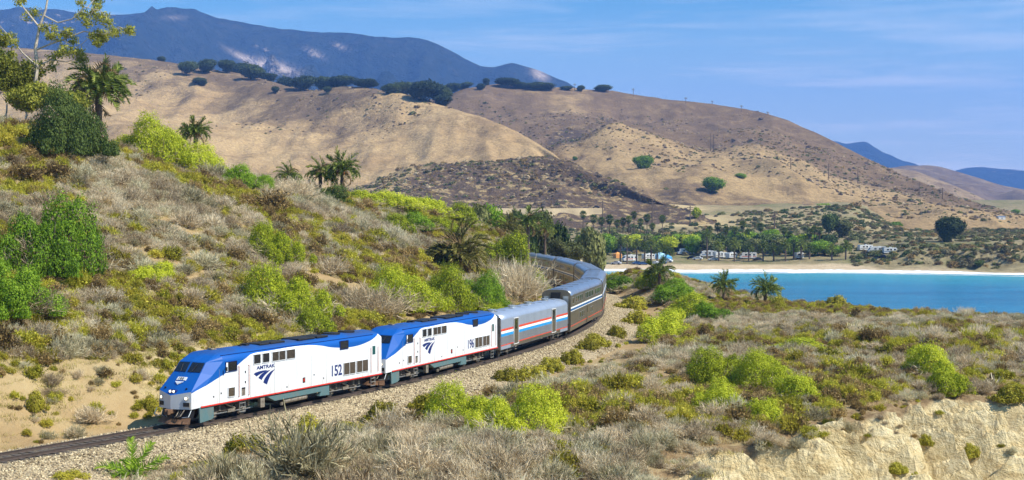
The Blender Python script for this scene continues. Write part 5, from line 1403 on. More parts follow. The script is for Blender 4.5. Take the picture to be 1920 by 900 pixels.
for kind, meshes, idx, sel, nm, lb, lbl in (
        ('brush', TWIG, idxT, ~is_olive, 'dry_brush', ('grey leafless brush clump among the dry scrub right of the track', 'grey leafless brush clump among the dry scrub on the hillside left of the track'),
         'grey and tan dry coastal scrub covering the headland and hillside'),
        ('brush', TUFT, idxU, is_olive, 'green_brush', ('low olive green brush clump among the scrub right of the track', 'low olive green brush clump among the scrub on the hillside left of the track'),
         'low olive green scrub mixed into the dry brush')):
    ids = np.nonzero(sel)[0]; order = ids[np.argsort(-big[ids])]
    top, rest = order[:260], order[260:]
    for i in top:
        o = link('%s_clump' % nm, meshes[idx[i]])
        o.location = (X[i], Y[i], Z[i] - 0.05); o.rotation_euler = rotv[i]; o.scale = sclv[i]
        k = 0 if d_[i] > 0 else 1
        tag(o, lb[k], 'brush', ['%s clumps right of the track', '%s clumps on the hillside'][k] % nm.replace('_', ' '))
    gn_scatter(nm, lbl, 'scrub', np.stack([X[rest], Y[rest], Z[rest] - 0.05], 1), meshes, idx[rest], rotv[rest], sclv[rest])
# straw and green grass between the bushes
def grass_mesh(seed, n=60):
    rng = np.random.default_rng(seed); b = rng.normal(0, .38, (n, 3)) * [1, 1, 0]; d = rng.normal(0, .5, (n, 3)) + [0, 0, 1.0]
    return np_mesh('grass', *blades(b, d, rng.uniform(.15, .36, n), np.full(n, .012), .5, rng))
M_STRAW = foliage('straw_grass', (0.28, 0.20, 0.08), (0.52, 0.40, 0.17), (0.72, 0.58, 0.28), .25); M_GRASSY = foliage('olive_grass', (0.16, 0.14, 0.03), (0.36, 0.31, 0.07), (0.52, 0.46, 0.12), .25)
GRASS = [with_mat(grass_mesh(700 + i), (M_STRAW, M_GRASSY, M_STRAW, M_GRASSY)[i]) for i in range(4)]
rng = np.random.default_rng(77)
X, Y, Z, s_, d_, px_a, py_a = scatter(60000, (-80, 80), (54, 190), None, rng)
_k = ~((X > 3) & (Y < 130) & (Z < 9.5)); X, Y, Z = X[_k], Y[_k], Z[_k]
gi = ((fbm(X * .07, Y * .07, 3, 95) + rng.normal(0, .08, len(X))) > .5).astype(int) + 2 * rng.integers(0, 2, len(X)); sz = rng.uniform(.6, 1.15, len(X))
gn_scatter('dry_grass', 'dry straw and olive grass between the bushes', 'grass', np.stack([X, Y, Z - .03], 1), GRASS, gi, np.stack([0 * sz, 0 * sz, rng.uniform(0, 6.28, len(X))], 1), np.stack([sz, sz, sz], 1))
# trackside stones
rng = np.random.default_rng(5)
def stone_mesh(seed):
    r = np.random.default_rng(seed); bm = bmesh.new(); bmesh.ops.create_icosphere(bm, subdivisions=1, radius=1)
    for v in bm.verts: v.co *= 0.7 + 0.5 * r.uniform(); v.co.z *= 0.7
    me = bpy.data.meshes.new('stone'); bm.to_mesh(me); bm.free(); return me
_t = NT('ballast_stone'); _t.color(_t.ramp(_t.rand(), [(0, (0.16, 0.12, 0.075)), (0.5, (0.39, 0.305, 0.18)), (1, (0.63, 0.52, 0.33))])); M_STONE = _t.m
STONES = [stone_mesh(i) for i in range(5)]
for m in STONES: m.materials.append(M_STONE)
n = 42000; ss = rng.uniform(-24, 175, n); dd = np.where(rng.uniform(size=n) < 0.8, rng.uniform(1.35, 7.0, n), rng.uniform(-4.2, -1.35, n))
x, y, th = trk(ss, dd); h = np.interp(dd, prof_d, prof_h); z = np.maximum(rail_z(ss) + h, ground(x, y)) + 0.02
sc = rng.uniform(0.04, 0.10, n)
gn_scatter('ballast_gravel', 'loose pale ballast stones beside the rails', 'gravel', np.stack([x, y, z], 1), STONES, rng.integers(0, 5, n), rng.uniform(0, 6.28, (n, 3)), np.stack([sc, sc * rng.uniform(.7, 1.3, n), sc], 1))
# ------------------------------------------------------------------ palms
def frond_mesh(seed, L=3.6, droop=1.0, n=26, w=0.055, vee=0.5, ll=0.62):
    """one feather frond growing along +Y from the origin"""
    rng = np.random.default_rng(seed)
    t = np.linspace(0, 1, 13); ang = 0.55 - droop * 1.75 * t ** 1.4
    pts = [np.zeros(3)]
    for a in ang[:-1]: pts.append(pts[-1] + np.array([0, math.cos(a), math.sin(a)]) * L / 12)
    pts = np.array(pts)
    u = np.repeat(np.linspace(0.10, 0.99, n), 2); sd = np.tile([-1, 1], n)
    c = np.stack([np.interp(u, t, pts[:, k]) for k in range(3)], 1)
    tg = unit(np.stack([np.interp(np.minimum(u + .05, 1), t, pts[:, k]) - np.interp(np.maximum(u - .05, 0), t, pts[:, k]) for k in range(3)], 1))
    side = np.zeros((2 * n, 3)); side[:, 0] = sd; up = unit(np.cross(side, tg) * sd[:, None])
    d = unit(side * 0.85 + tg * (0.55 + 0.5 * u[:, None]) + up * vee + rng.normal(0, .09, (2 * n, 3)))
    ln = ll * (0.45 + 0.9 * np.sin(np.pi * np.clip(u * 0.85 + 0.1, 0, 1))) * rng.uniform(.85, 1.1, 2 * n)
    V1, F1 = blades(c, d, ln, np.full(2 * n, w), 0.12, rng, 0.15)
    r = 0.05 * (1 - 0.8 * t); V2 = np.concatenate([np.stack([pts[:, 0] - r, pts[:, 1], pts[:, 2]], 1), np.stack([pts[:, 0] + r, pts[:, 1], pts[:, 2]], 1)])
    k = np.arange(12); F2 = np.stack([k, k + 1, 13 + k + 1, 13 + k], 1)
    return merge([(V1, F1), (V2, F2)])
FROND = [np_mesh('frond', *frond_mesh(i, 3.6, dr, 26)) for i, dr in enumerate((0.45, 0.85, 1.15, 1.5))]
FROND_G = [with_mat(m, M_PALM) for m in FROND]; FROND_Y = [with_mat(m, M_PALMY) for m in FROND]; FROND_D = with_mat(FROND[3], M_DEADFROND)
def palm_trunk(h, r):
    mb = MB(); n = 10; k = max(4, int(h / 0.45)); V = []
    for i in range(k + 1):
        rr = r * (1.15 - 0.25 * i / k) * (1.07 if i % 2 else 0.95)
        if i == k: rr *= 1.25
        for j in range(n): V.append((rr * math.cos(2 * math.pi * j / n), rr * math.sin(2 * math.pi * j / n), -0.6 + (h + 0.6) * i / k))
    F = [(i * n + j, i * n + (j + 1) % n, (i + 1) * n + (j + 1) % n, (i + 1) * n + j) for i in range(k) for j in range(n)] + [tuple(k * n + j for j in range(n))]
    mb.mesh(V, F); return mb
def date_palm(label, loc, trunk_h, crown_r, seed, n=46, yellow=False, dead=6, fruit=True, name='date_palm', group=None):
    rr = random.Random(seed); root = tag(empty(name, loc, rr.uniform(0, 6.28)), label, 'palm tree', group)
    palm_trunk(trunk_h, 0.34 * max(.6, crown_r / 3.2)).build('trunk', M_BARK, root)
    bank = FROND_Y if yellow else FROND_G; sc = crown_r / 3.2
    for i in range(n + dead):
        a = i * 2.39996; f = i / n
        if i < n: el = math.radians(78 - 105 * f ** 0.85 + rr.uniform(-7, 7)); me = bank[min(3, int(f * 3.4))]
        else: el = math.radians(-62 + rr.uniform(-12, 8)); me = FROND_D
        o = link('frond' if i < n else 'dry_frond', me, root)
        o.location = (0.12 * math.cos(a), 0.12 * math.sin(a), trunk_h + 0.25 * (1 - f))
        o.rotation_mode = 'ZXY'; o.rotation_euler = (el, rr.uniform(-.3, .3), a)
        k = sc * rr.uniform(.88, 1.08); o.scale = (k, k, k)
    if fruit:
        for i in range(6):
            a = i * 1.05 + rr.uniform(0, .4); e = Vector((math.cos(a) * .75 * sc, math.sin(a) * .75 * sc, trunk_h - 0.15))
            MB().bar((0, 0, trunk_h + .1), e, 0.05 * sc, 5, 0.03).bar(e, e + Vector((math.cos(a) * .2, math.sin(a) * .2, -0.5 * sc)), 0.10 * sc, 5, 0.03).build('date_stalk', M_FRUIT, root)
    return root
# far palms have the crown in one piece
def crown_mesh(seed, n=34, fan=False):
    rr = random.Random(seed); parts = []
    for i in range(n):
        f = i / n; a = i * 2.39996
        if fan:
            rng = np.random.default_rng(seed * 97 + i); m = 14; ph = np.linspace(-1.25, 1.25, m)
            d = np.stack([np.sin(ph), np.cos(ph), -0.15 * np.abs(ph)], 1); st = np.tile([0, 0.85, 0.0], (m, 1))
            V, F = blades(st, d, np.full(m, 0.95) * (1 - .25 * np.abs(ph) / 1.25), np.full(m, 0.10), 0.15, rng, .2)
            V2, F2 = blades(np.zeros((1, 3)), np.array([[0, 1., 0]]), np.array([0.95]), np.array([0.03]), 0, rng); V, F = merge([(V, F), (V2, F2)])
            el = math.radians(80 - 150 * f)
        else:
            V, F = frond_mesh(seed * 50 + i, 3.4, [0.5, .9, 1.2, 1.4][min(3, int(f * 4))], 15, 0.10, .45, .7); el = math.radians(75 - 110 * f)
        R = np.array(Matrix.Rotation(a, 3, 'Z') @ Matrix.Rotation(el + rr.uniform(-.1, .1), 3, 'X')); parts.append((V @ R.T, F))
    return np_mesh('crown', *merge(parts))
CROWN_D = [with_mat(crown_mesh(i), M_PALM) for i in range(3)]
CROWN_F = [with_mat(crown_mesh(i + 7, 40, True), M_PALM) for i in range(3)]
def skirt_mesh(seed):
    rng = np.random.default_rng(seed); n = 70; ph = rng.uniform(0, 6.28, n); z = rng.uniform(-1.6, -0.2, n)
    c = np.stack([.3 * np.cos(ph), .3 * np.sin(ph), z], 1); d = np.stack([.5 * np.cos(ph), .5 * np.sin(ph), -np.ones(n)], 1)
    return np_mesh('skirt', *blades(c, d, np.full(n, .9), np.full(n, .09), .2, rng))
SKIRT = with_mat(skirt_mesh(3), M_DEADFROND)
def far_palm(label, loc, h, cr, k, fan, group):
    o = tag(empty('fan_palm' if fan else 'date_palm', loc, k * 1.3), label, 'palm tree', group)
    MB().bar((0, 0, -0.5), (0.1, 0, h), 0.24 if fan else 0.38, 8, 0.17 if fan else 0.34).build('trunk', M_BARK, o)
    c = link('crown', (CROWN_F if fan else CROWN_D)[k % 3], o); c.location = (0.1, 0, h); s = cr / (1.75 if fan else 3.2); c.scale = (s, s, s)
    if fan: sk = link('dead_leaf_skirt', SKIRT, o); sk.location = (0.1, 0, h); sk.scale = (s, s, s)
    return o

def palm_at(label, px, base_py, crown_py, wpx, Y, seed, **kw):
    x = (px - 960) * Y / F_PX; g = float(ground(x, Y)[0]) if Y < 330 else plain_z(x, Y)
    zc = CAM_Z - (crown_py - YH) * Y / F_PX
    r = wpx * Y / F_PX / 2
    TAKEN.append((x, Y, 1.0))
    return date_palm(label, (x, Y, g), max(0.4, zc - g), r, seed, **kw)
PG = 'date palms on the near headland'
palm_at('tall dark date palm on the hilltop beside the bare-limbed eucalyptus', 186, 215, 165, 118, 172, 1, group=PG, n=58, dead=14)
palm_at('lone small date palm on the skyline right of the lime bush', 367, 275, 250, 62, 184, 2, group=PG)
palm_at('stubby date palm on the crest left of the palm pair', 541, 350, 334, 54, 192, 3, group=PG)
palm_at('date palm of the pair on the crest, left and shorter', 601, 372, 328, 64, 203, 4, group=PG)
palm_at('date palm of the pair on the crest, right and taller', 642, 378, 320, 72, 203, 5, group=PG)
x, y, z = ray_ground(858, 512)
palm_at('big yellowish date palm squatting on the slope above the baggage car', 858, 512, 482, 128, y, 6, yellow=True, n=60, dead=12, fruit=False, group=PG)
for k, (px, cpy, w, Yd, lab) in enumerate([(905, 415, 50, 262, 'dark date palm at the right end of the hill crest, leftmost of five'), (955, 432, 62, 268, 'yellowish date palm at the right end of the crest, second of five'),
        (928, 425, 46, 290, 'date palm at the right end of the crest, half hidden behind the second'), (990, 418, 64, 285, 'tall date palm beside the bare eucalyptus behind the train'), (1022, 432, 44, 300, 'date palm with orange stalks just left of the bare eucalyptus')]):
    palm_at(lab, px, 470, cpy, w, Yd, 20 + k, yellow=(k in (1,)), n=44, group=PG)
for k, (px, py, w, lab) in enumerate([(1237, 527, 58, 'low date palm on the headland skyline nearest the beach'), (1357, 551, 50, 'low date palm on the headland skyline, middle of three'), (1435, 560, 60, 'low date palm on the headland skyline, rightmost of three')]):
    x, y, z = ray_ground(px, py + 12)
    palm_at(lab, px, py, py - 15, w, min(y, 232), 30 + k, n=44, dead=0, fruit=(k == 0), group=PG)
# young palm beside the ballast
x, y, z = ray_ground(245, 893)
yp = tag(empty('young_palm', (x, y, z), 0.3), 'young bright green palm sprouting beside the ballast at lower left', 'palm tree')
for i in range(15):
    o = link('frond', with_mat(FROND[1], M_GREEN) if i == 0 else YPM, yp); YPM = o.data
    o.rotation_mode = 'ZXY'; o.rotation_euler = (math.radians([62, 50, 38, 22, 10][i % 5]), 0, i * 2.4); k = [0.62, .58, .52, .46, .4][i % 5]; o.scale = (k, k, k)
link('stems', STEMS[0], yp)
# withered agave on the dirt gully
x, y, z = ray_ground(1866, 728)
ag = tag(empty('dead_agave', (x, y, z)), 'withered grey spiky agave on the dirt gully near the right edge', 'plant')
for i in range(16):
    o = link('leaf', with_mat(BLADEM, M_GREY[0]) if False else (np_mesh('leaf', *blades(np.zeros((1, 3)), np.array([[0, 1., .4]]), np.array([1.3]), np.array([.07]), .1)) if i == 0 else AGM), ag); AGM = o.data
    if i == 0: AGM.materials.append(M_GREY[0])
    o.rotation_euler = (random.uniform(-.5, .6), 0, i * 2.4)

# ------------------------------------------------------------------ trees
def branch_tree(seed, h, spread, levels=3, lean=(0, 0), up=0.55, r0=None, nb=(3, 4), first=0.35):
    """limbs (as a bar mesh) and the tips where foliage hangs"""
    rr = random.Random(seed); mb = MB(); tips = []; r0 = r0 or h * 0.028
    def grow(p, d, ln, r, lv):
        n = 3; q = p
        for i in range(n):
            d = (d + Vector((rr.gauss(0, .13), rr.gauss(0, .13), rr.gauss(0, .06)))).normalized()
            e = q + d * ln / n; r2 = r * (1 - .16); mb.bar(q, e, r, 6 if lv == 0 else 5, r2); r = r2; q = e
            if lv >= levels - 1: tips.append(q.copy())
            if lv < levels and i > 0 and rr.random() < .75:
                a = rr.uniform(0, 6.28); dd = (d * 0.7 + Vector((math.cos(a) * spread, math.sin(a) * spread, up * rr.uniform(.2, 1)))).normalized()
                grow(q, dd, ln * rr.uniform(.5, .8), r * .6, lv + 1)
        if lv < levels:
            for k in range(rr.randint(*nb)):
                a = rr.uniform(0, 6.28); dd = (d * .6 + Vector((math.cos(a) * spread, math.sin(a) * spread, up * rr.uniform(.1, 1)))).normalized()
                grow(q, dd, ln * rr.uniform(.55, .8), r * .65, lv + 1)
        else: tips.append(q.copy())
    grow(Vector((0, 0, -0.4)), Vector((lean[0], lean[1], 1)).normalized(), h * first, r0, 0)
    return mb, np.array([tuple(t) for t in tips])
def clump_crown(tips, seed, per, rad, leaf, droop=0.0, keep=1.0, mat=None):
    rng = np.random.default_rng(seed); t = tips[rng.uniform(size=len(tips)) < keep]
    c = np.repeat(t, per, 0); off = unit(rng.normal(size=c.shape)) * (rng.uniform(0, 1, (len(c), 1)) ** .45) * rad * np.repeat(rng.uniform(.6, 1.25, (len(t), 1)), per, 0)
    off[:, 2] = off[:, 2] * 0.75 - droop * rng.uniform(0, 1, len(c)) * rad
    V, F = leaves(c + off, off + rng.normal(0, .45 * rad, c.shape) + [0, 0, .2 * rad], rng.uniform(.6, 1.3, len(c)) * leaf, 2.0, rng)
    me = np_mesh('crown', V, F); me.materials.append(mat); return me
# eucalyptus on the hilltop at the upper left
x, y, z = (75 - 960) * 170 / F_PX, 170.0, 0; z = float(ground(x, y)[0])
euc = tag(empty('eucalyptus_tree', (x, y, z)), 'tall sparse eucalyptus with bare pale limbs at the upper left corner', 'tree')
LIMBS = [([(58, 205), (66, 165), (72, 125), (68, 92), (76, 52), (88, 20), (96, -25)], .30, .10), ([(68, 95), (95, 84), (122, 75), (160, 60), (198, 66), (228, 52), (246, 60)], .13, .03), ([(76, 52), (52, 22), (30, -5)], .13, .04),
         ([(84, 30), (112, 44), (140, 38), (165, 16), (196, 24), (212, 42)], .11, .03), ([(120, 76), (150, 92), (182, 70)], .07, .02), ([(72, 125), (46, 100), (26, 72), (8, 50)], .13, .03), ([(66, 160), (40, 140), (16, 120), (-8, 105)], .12, .03),
         ([(95, 84), (112, 60), (134, 66)], .06, .02), ([(165, 16), (178, -4), (196, -20)], .06, .02), ([(72, 125), (96, 112), (124, 116), (150, 104)], .10, .03), ([(26, 72), (14, 80), (-5, 72)], .06, .02)]
mb = MB(); tips = []; rr = random.Random(9); Yt = 170.0
for L_, ra, rb in LIMBS:
    dep = rr.uniform(-1.6, 1.6); n = len(L_)
    pts = [Vector(P(a, b, Yt)) - euc.location + Vector((0, dep * (0 if (L_ is LIMBS[0][0]) else i / (n - 1)), 0)) for i, (a, b) in enumerate(L_)]
    for i in range(n - 1):
        r1 = ra + (rb - ra) * i / (n - 1); r2 = ra + (rb - ra) * (i + 1) / (n - 1); mb.bar(pts[i], pts[i + 1], r1, 6, r2)
        if i >= n - 4 and L_ is not LIMBS[0][0]:
            for q in range(3):
                d = Vector((rr.gauss(0, .7), rr.gauss(0, .8), rr.gauss(-.1, .6))); e = pts[i] + (pts[i + 1] - pts[i]) * rr.random()
                mb.bar(e, e + d, .03, 4, .01); tips.append(tuple(e + d))
tips = np.array(tips)
mb.build('trunk', M_PALEBARK, euc)
link('crown', clump_crown(tips, 3, 150, 0.92, 0.17, .6, .9, M_EUC), euc)
for k, (px, Yd, h, lab, sd, kp) in enumerate([(8, 166, 13, 'leafy yellow green eucalyptus cut by the left picture edge', 51, .9), (-60, 172, 15, 'eucalyptus mostly outside the left picture edge', 55, .9),
                                              (125, 166, 8, 'low leafy eucalyptus sapling between the bare tree and the tall palm', 57, .9), (45, 164, 9.0, 'short leafy eucalyptus in front of the bare pale trunk', 59, .9)]):
    x = (px - 960) * Yd / F_PX; z = float(ground(x, Yd)[0])
    o = tag(empty('eucalyptus_tree', (x, Yd, z)), lab, 'tree', 'young eucalyptus on the hilltop')
    mb, tips = branch_tree(sd, h, 0.55, 3, (0, 0), .9, .16, (3, 4), .28)
    mb.build('trunk', M_PALEBARK, o); link('crown', clump_crown(tips, sd, 60, .95, .20, .5, kp * .8, M_EUC), o)
# bare-limbed eucalyptus behind the train
x, y = (1062 - 960) * 312 / F_PX, 312.0; z = float(ground(x, y)[0])
o = tag(empty('eucalyptus_tree', (x, y, z)), 'grey green eucalyptus with pale bare limbs behind the bend of the train', 'tree')
mb, tips = branch_tree(63, 14.5, .95, 3, (0.05, 0), .45, .36, (3, 4), .30)
mb.build('trunk', M_PALEBARK, o); link('crown', clump_crown(tips, 8, 34, 1.1, .26, .5, .55, M_EUCD), o)
# generic broadleaf tree meshes
TREE = []
for sd in (71, 72, 73, 74):
    mb, tips = branch_tree(sd, 6.0, .8, 2, (0, 0), .45, .2, (4, 5), .36)
    rad = max(np.hypot(tips[:, 0], tips[:, 1]).max() + .9, 1); top = tips[:, 2].max() + .9
    o = mb.build('trunk', M_BARK); tm = o.data; bpy.data.objects.remove(o)
    TREE.append((tm, tips, rad, top))
def tree_variant(k, per, rd, leaf, mat): return clump_crown(TREE[k][1], k + 5, per, rd, leaf, .25, 1.0, mat)
CR_OAK = [tree_variant(k, 150, 1.35, .24, M_OAK) for k in range(4)]
CR_GREEN = [tree_variant(k, 130, 1.3, .23, M_GREEN) for k in range(4)]
CR_DK = [tree_variant(k, 60, 1.2, .32, M_DARKGREEN) for k in range(4)]
CR_DULL = [tree_variant(k, 50, 1.15, .32, M_EUCD) for k in range(4)]
CR_LIME = [tree_variant(k, 60, 1.2, .32, M_LIME) for k in range(4)]
def broad_tree(name, label, cat, loc, w, h, k, crowns, group=None, rz=None):
    tm, tips, rad, top = TREE[k % 4]
    o = tag(empty(name, loc, random.uniform(0, 6.28) if rz is None else rz, (w / 2 / rad, w / 2 / rad, h / top)), label, cat, group)
    link('trunk', tm, o); link('crown', crowns[k % 4], o); return o
# trees where the hill meets the camp, seen over the crest
for k, (px, py, w, h, Yd, cr, lab) in enumerate([(885, 425, 70, 50, 262, CR_DULL, 'dull green tree at the right end of the crest, leftmost'), (925, 420, 70, 40, 275, CR_GREEN, 'green tree at the right end of the crest behind the palms'),
        (965, 425, 60, 40, 300, CR_DULL, 'dull tree behind the yellowish palm at the crest end'), (1010, 428, 60, 42, 322, CR_DULL, 'grey green tree left of the bare eucalyptus'),
        (1040, 470, 60, 60, 322, CR_DK, 'dark tree under the bare eucalyptus behind the train'), (985, 470, 50, 50, 300, CR_DK, 'dark tree directly above the last passenger car'), (1110, 478, 60, 60, 328, CR_DULL, 'dull tree right of the bare eucalyptus')]):
    x = (px - 960) * Yd / F_PX; z = float(ground(x, Yd)[0]); top = CAM_Z - (py - h - YH) * Yd / F_PX
    broad_tree('broadleaf_tree', lab, 'tree', (x, Yd, z), w * Yd / F_PX, max(3.0, top - z), k, cr, 'trees at the end of the hill')

# ------------------------------------------------------------------ trees on the far hills
def on_surf(name, px, py):
    X, Y, Z = _SURF[name]; a, b = PXY(X, Y, Z)
    d = (a - px) ** 2 + (b - py) ** 2; k = int(np.argmin(d)); return float(X.ravel()[k]), float(Y.ravel()[k]), float(Z.ravel()[k])
ORD = ['first', 'second', 'third', 'fourth', 'fifth', 'sixth', 'seventh', 'eighth', 'ninth', 'tenth', 'eleventh', 'twelfth', 'thirteenth', 'fourteenth', 'fifteenth', 'sixteenth', 'seventeenth', 'eighteenth', 'nineteenth', 'twentieth',
       'twenty-first', 'twenty-second', 'twenty-third', 'twenty-fourth', 'twenty-fifth', 'twenty-sixth', 'twenty-seventh', 'twenty-eighth', 'twenty-ninth', 'thirtieth', 'thirty-first', 'thirty-second', 'thirty-third', 'thirty-fourth', 'thirty-fifth', 'thirty-sixth', 'thirty-seventh', 'thirty-eighth', 'thirty-ninth', 'fortieth']
OAKS = sorted([(240, 135, 34, 15), (311, 119, 22, 13), (353, 142, 38, 27), (390, 138, 38, 28), (428, 137, 34, 25), (449, 149, 58, 32), (472, 150, 44, 30), (378, 162, 26, 15), (408, 157, 30, 17), (500, 151, 42, 15), (538, 178, 34, 36),
               (520, 176, 15, 14), (570, 171, 52, 30), (602, 167, 42, 28), (637, 168, 52, 26), (613, 175, 15, 12), (687, 164, 44, 18), (726, 177, 44, 22), (758, 182, 54, 28), (797, 190, 58, 40), (824, 190, 42, 38), (840, 172, 42, 22)])
for k, (px, py, w, h) in enumerate(OAKS):
    x, y, z = on_surf('grass', px, py); q = y / F_PX
    broad_tree('oak_tree', 'dark oak on the crest of the grassy hill, %s from the left' % ORD[k], 'tree', (x, y, z - 1.0), w * q * 1.2, h * q + 1, k * 3 + 1, CR_OAK, 'oaks along the grassy hill crest')
OAK2 = sorted([(851, 162, 32, 18), (862, 170, 17, 12), (876, 160, 22, 12), (907, 160, 18, 15), (905, 169, 15, 13), (949, 164, 42, 17), (975, 166, 32, 13), (1004, 168, 46, 15), (1034, 169, 50, 14), (1060, 170, 22, 9), (1090, 172, 14, 12), (1130, 172, 30, 14)])
for k, (px, py, w, h) in enumerate(OAK2):
    x, y, z = on_surf('ridge', px, py); q = y / F_PX
    broad_tree('oak_tree', 'dark oak on the crest of the long ridge, %s from the left' % ORD[k], 'tree', (x, y, z - 1.0), w * q * 1.2, h * q + 1, k * 3, CR_OAK, 'oaks along the ridge crest')
for k, (sf, px, py, w, h, lab) in enumerate([('ridge', 1208, 317, 54, 26, 'largest bright green thicket on the tan spur in mid ridge'), ('ridge', 1335, 359, 50, 30, 'bright green thicket above the dark burnt slope right of the spur'),
        ('ridge', 1387, 334, 22, 10, 'small green bush higher up, right of the thicket on the tan slope'), ('ridge', 1545, 397, 34, 18, 'green bush on the tan slope above the camp'), ('ridge', 1127, 291, 20, 12, 'small green bush left of the largest thicket on the spur'),
        ('ridge', 1077, 300, 12, 8, 'tiny green bush at the foot of the spur, leftmost'), ('ridge', 1598, 421, 60, 26, 'wide bright green tree group on the plain right of the camp'), ('ridge', 1678, 432, 28, 18, 'green bush on the plain right of the wide green group'),
        ('ridge', 1905, 402, 22, 10, 'green bush by the far right edge on the slope'), ('knoll', 1305, 410, 20, 22, 'small green tree by the highway below the burnt slope')]):
    x, y, z = on_surf(sf, px, py); q = y / F_PX
    broad_tree('thicket', lab, 'bush', (x, y, z - 1), w * q, h * q + 1, k, CR_GREEN if k != 9 else CR_LIME)
# utility poles
def utility_pole(label, loc, h, double=False, grp=None):
    o = tag(empty('utility_pole', loc, 0.5), label, 'utility pole', grp)
    for dx in ((-2, 2) if double else (0,)): MB().bar((dx, 0, -1), (dx, 0, h), 0.42, 6, 0.3).build('pole', M_BARK, o)
    for z in ((.90, .8) if not double else (.86,)): MB().box((0, 0, h * z), (7.5 if double else 4.6, 0.4, 0.4)).build('crossarm', M_BARK, o)
    return o
for k, (px, py, h, dbl) in enumerate([(1018, 283, 34, False), (1012, 290, 26, False), (1333, 284, 32, True), (1412, 304, 42, False), (1482, 320, 24, False), (1555, 337, 30, False), (1607, 344, 30, False), (1681, 352, 26, False), (1724, 366, 24, False), (1766, 376, 24, False)]):
    x, y, z = on_surf('ridge', px, py); utility_pole('wooden utility pole on the lower ridge slope, %s from the left' % ORD[k], (x, y, z), h * y / F_PX, dbl, 'utility poles across the ridge')
for k, (px, py, h) in enumerate([(1075, 172, 15), (1188, 182, 16), (1283, 196, 13), (1335, 202, 14), (1390, 209, 12), (1437, 219, 10)]):
    x, y, z = on_surf('ridge', px, py); utility_pole('thin utility pole on the ridge skyline, %s from the left' % ORD[k], (x, y, z), h * y / F_PX, False, 'utility poles on the skyline')
for k, (px, py, h, Yd) in enumerate([(1130, 402, 26, 800), (1223, 406, 32, 760), (1294, 404, 18, 800), (1452, 428, 32, 720)]):
    x = (px - 960) * Yd / F_PX; utility_pole('pale utility pole by the highway, %s from the left' % ORD[k], (x, Yd, plain_z(x, Yd)), max(9, CAM_Z - (py - h - YH) * Yd / F_PX - plain_z(x, Yd)), False, 'utility poles by the highway')
# ------------------------------------------------------------------ the camp by the beach
def ray_plain(px, py):
    Y = np.arange(520, 1100, 1.0); X = (px - 960) * Y / F_PX; zr = CAM_Z - (py - YH) * Y / F_PX
    hit = np.nonzero(plain_height(X, Y) >= zr)[0]
    k = hit[0] if len(hit) else int(np.argmin(zr - plain_height(X, Y)))
    return float(X[k]), float(Y[k]), float(plain_height(X[k:k + 1], Y[k:k + 1])[0])
FANS = [(1093, 402, 455, 16), (1113, 410, 455, 18), (1128, 414, 458, 17), (1143, 411, 458, 19), (1157, 418, 460, 15), (1168, 415, 458, 17), (1179, 411, 458, 16), (1189, 403, 456, 15), (1201, 416, 460, 15), (1213, 408, 458, 17), (1223, 424, 462, 14),
        (1242, 410, 456, 16), (1331, 430, 470, 15), (1346, 424, 468, 16), (1361, 430, 470, 15), (1378, 432, 470, 14), (1393, 421, 468, 16), (1402, 436, 472, 14), (1426, 425, 470, 17), (1470, 432, 472, 14), (1481, 440, 474, 14), (1519, 436, 476, 17), (1527, 430, 474, 16), (1537, 432, 474, 15)]
for k, (px, cy, by, w) in enumerate(FANS):
    x, y, z = ray_plain(px, by); zc = CAM_Z - (cy - YH) * y / F_PX
    far_palm('slender fan palm above the camp trees, %s from the left' % ORD[k], (x, y, z), zc - z, w * y / F_PX / 2, k, True, 'fan palms of the camp')
DATES = [(1163, 458, 494, 26), (1176, 455, 495, 26), (1194, 461, 494, 24), (1209, 466, 494, 24), (1221, 460, 492, 26), (1232, 470, 493, 22), (1326, 442, 486, 24), (1348, 462, 490, 28), (1377, 461, 491, 30), (1404, 466, 489, 24), (1431, 464, 490, 28), (1451, 470, 490, 26), (1473, 464, 490, 28),
         (1488, 462, 487, 24), (1502, 462, 487, 28), (1518, 468, 486, 22), (1560, 470, 488, 26), (1586, 466, 487, 30), (1256, 474, 488, 22)]
for k, (px, cy, by, w) in enumerate(sorted(DATES)):
    x, y, z = ray_plain(px, by); zc = CAM_Z - (cy - YH) * y / F_PX
    far_palm('date palm in the front row by the beach, %s from the left' % ORD[k], (x, y, z), zc - z, w * y / F_PX / 2, k, False, 'date palms by the beach')
CT = [(1110, 478, 50, 42, CR_DULL), (1135, 478, 36, 40, CR_GREEN), (1150, 470, 34, 34, CR_DK), (1205, 470, 40, 30, CR_DULL), (1236, 470, 36, 28, CR_GREEN), (1255, 476, 38, 34, CR_LIME), (1272, 462, 34, 24, CR_DULL), (1288, 470, 34, 32, CR_DK), (1306, 476, 44, 34, CR_GREEN), (1316, 458, 36, 26, CR_DK), (1332, 480, 40, 34, CR_DULL),
      (1352, 476, 38, 36, CR_DK), (1368, 466, 36, 34, CR_GREEN), (1386, 478, 44, 40, CR_DK), (1404, 470, 42, 36, CR_GREEN), (1418, 482, 40, 36, CR_DULL), (1436, 474, 40, 38, CR_DK), (1446, 462, 38, 32, CR_GREEN), (1462, 478, 38, 34, CR_DULL), (1478, 472, 36, 32, CR_DK), (1496, 480, 38, 36, CR_GREEN), (1514, 478, 34, 30, CR_DULL),
      (1534, 480, 36, 30, CR_GREEN), (1552, 446, 34, 46, CR_DK), (1574, 446, 44, 34, CR_DULL), (1548, 478, 38, 24, CR_DULL), (1566, 480, 36, 20, CR_GREEN), (1784, 454, 56, 52, CR_OAK), (1774, 455, 34, 30, CR_OAK), (1838, 501, 24, 16, CR_DK)]
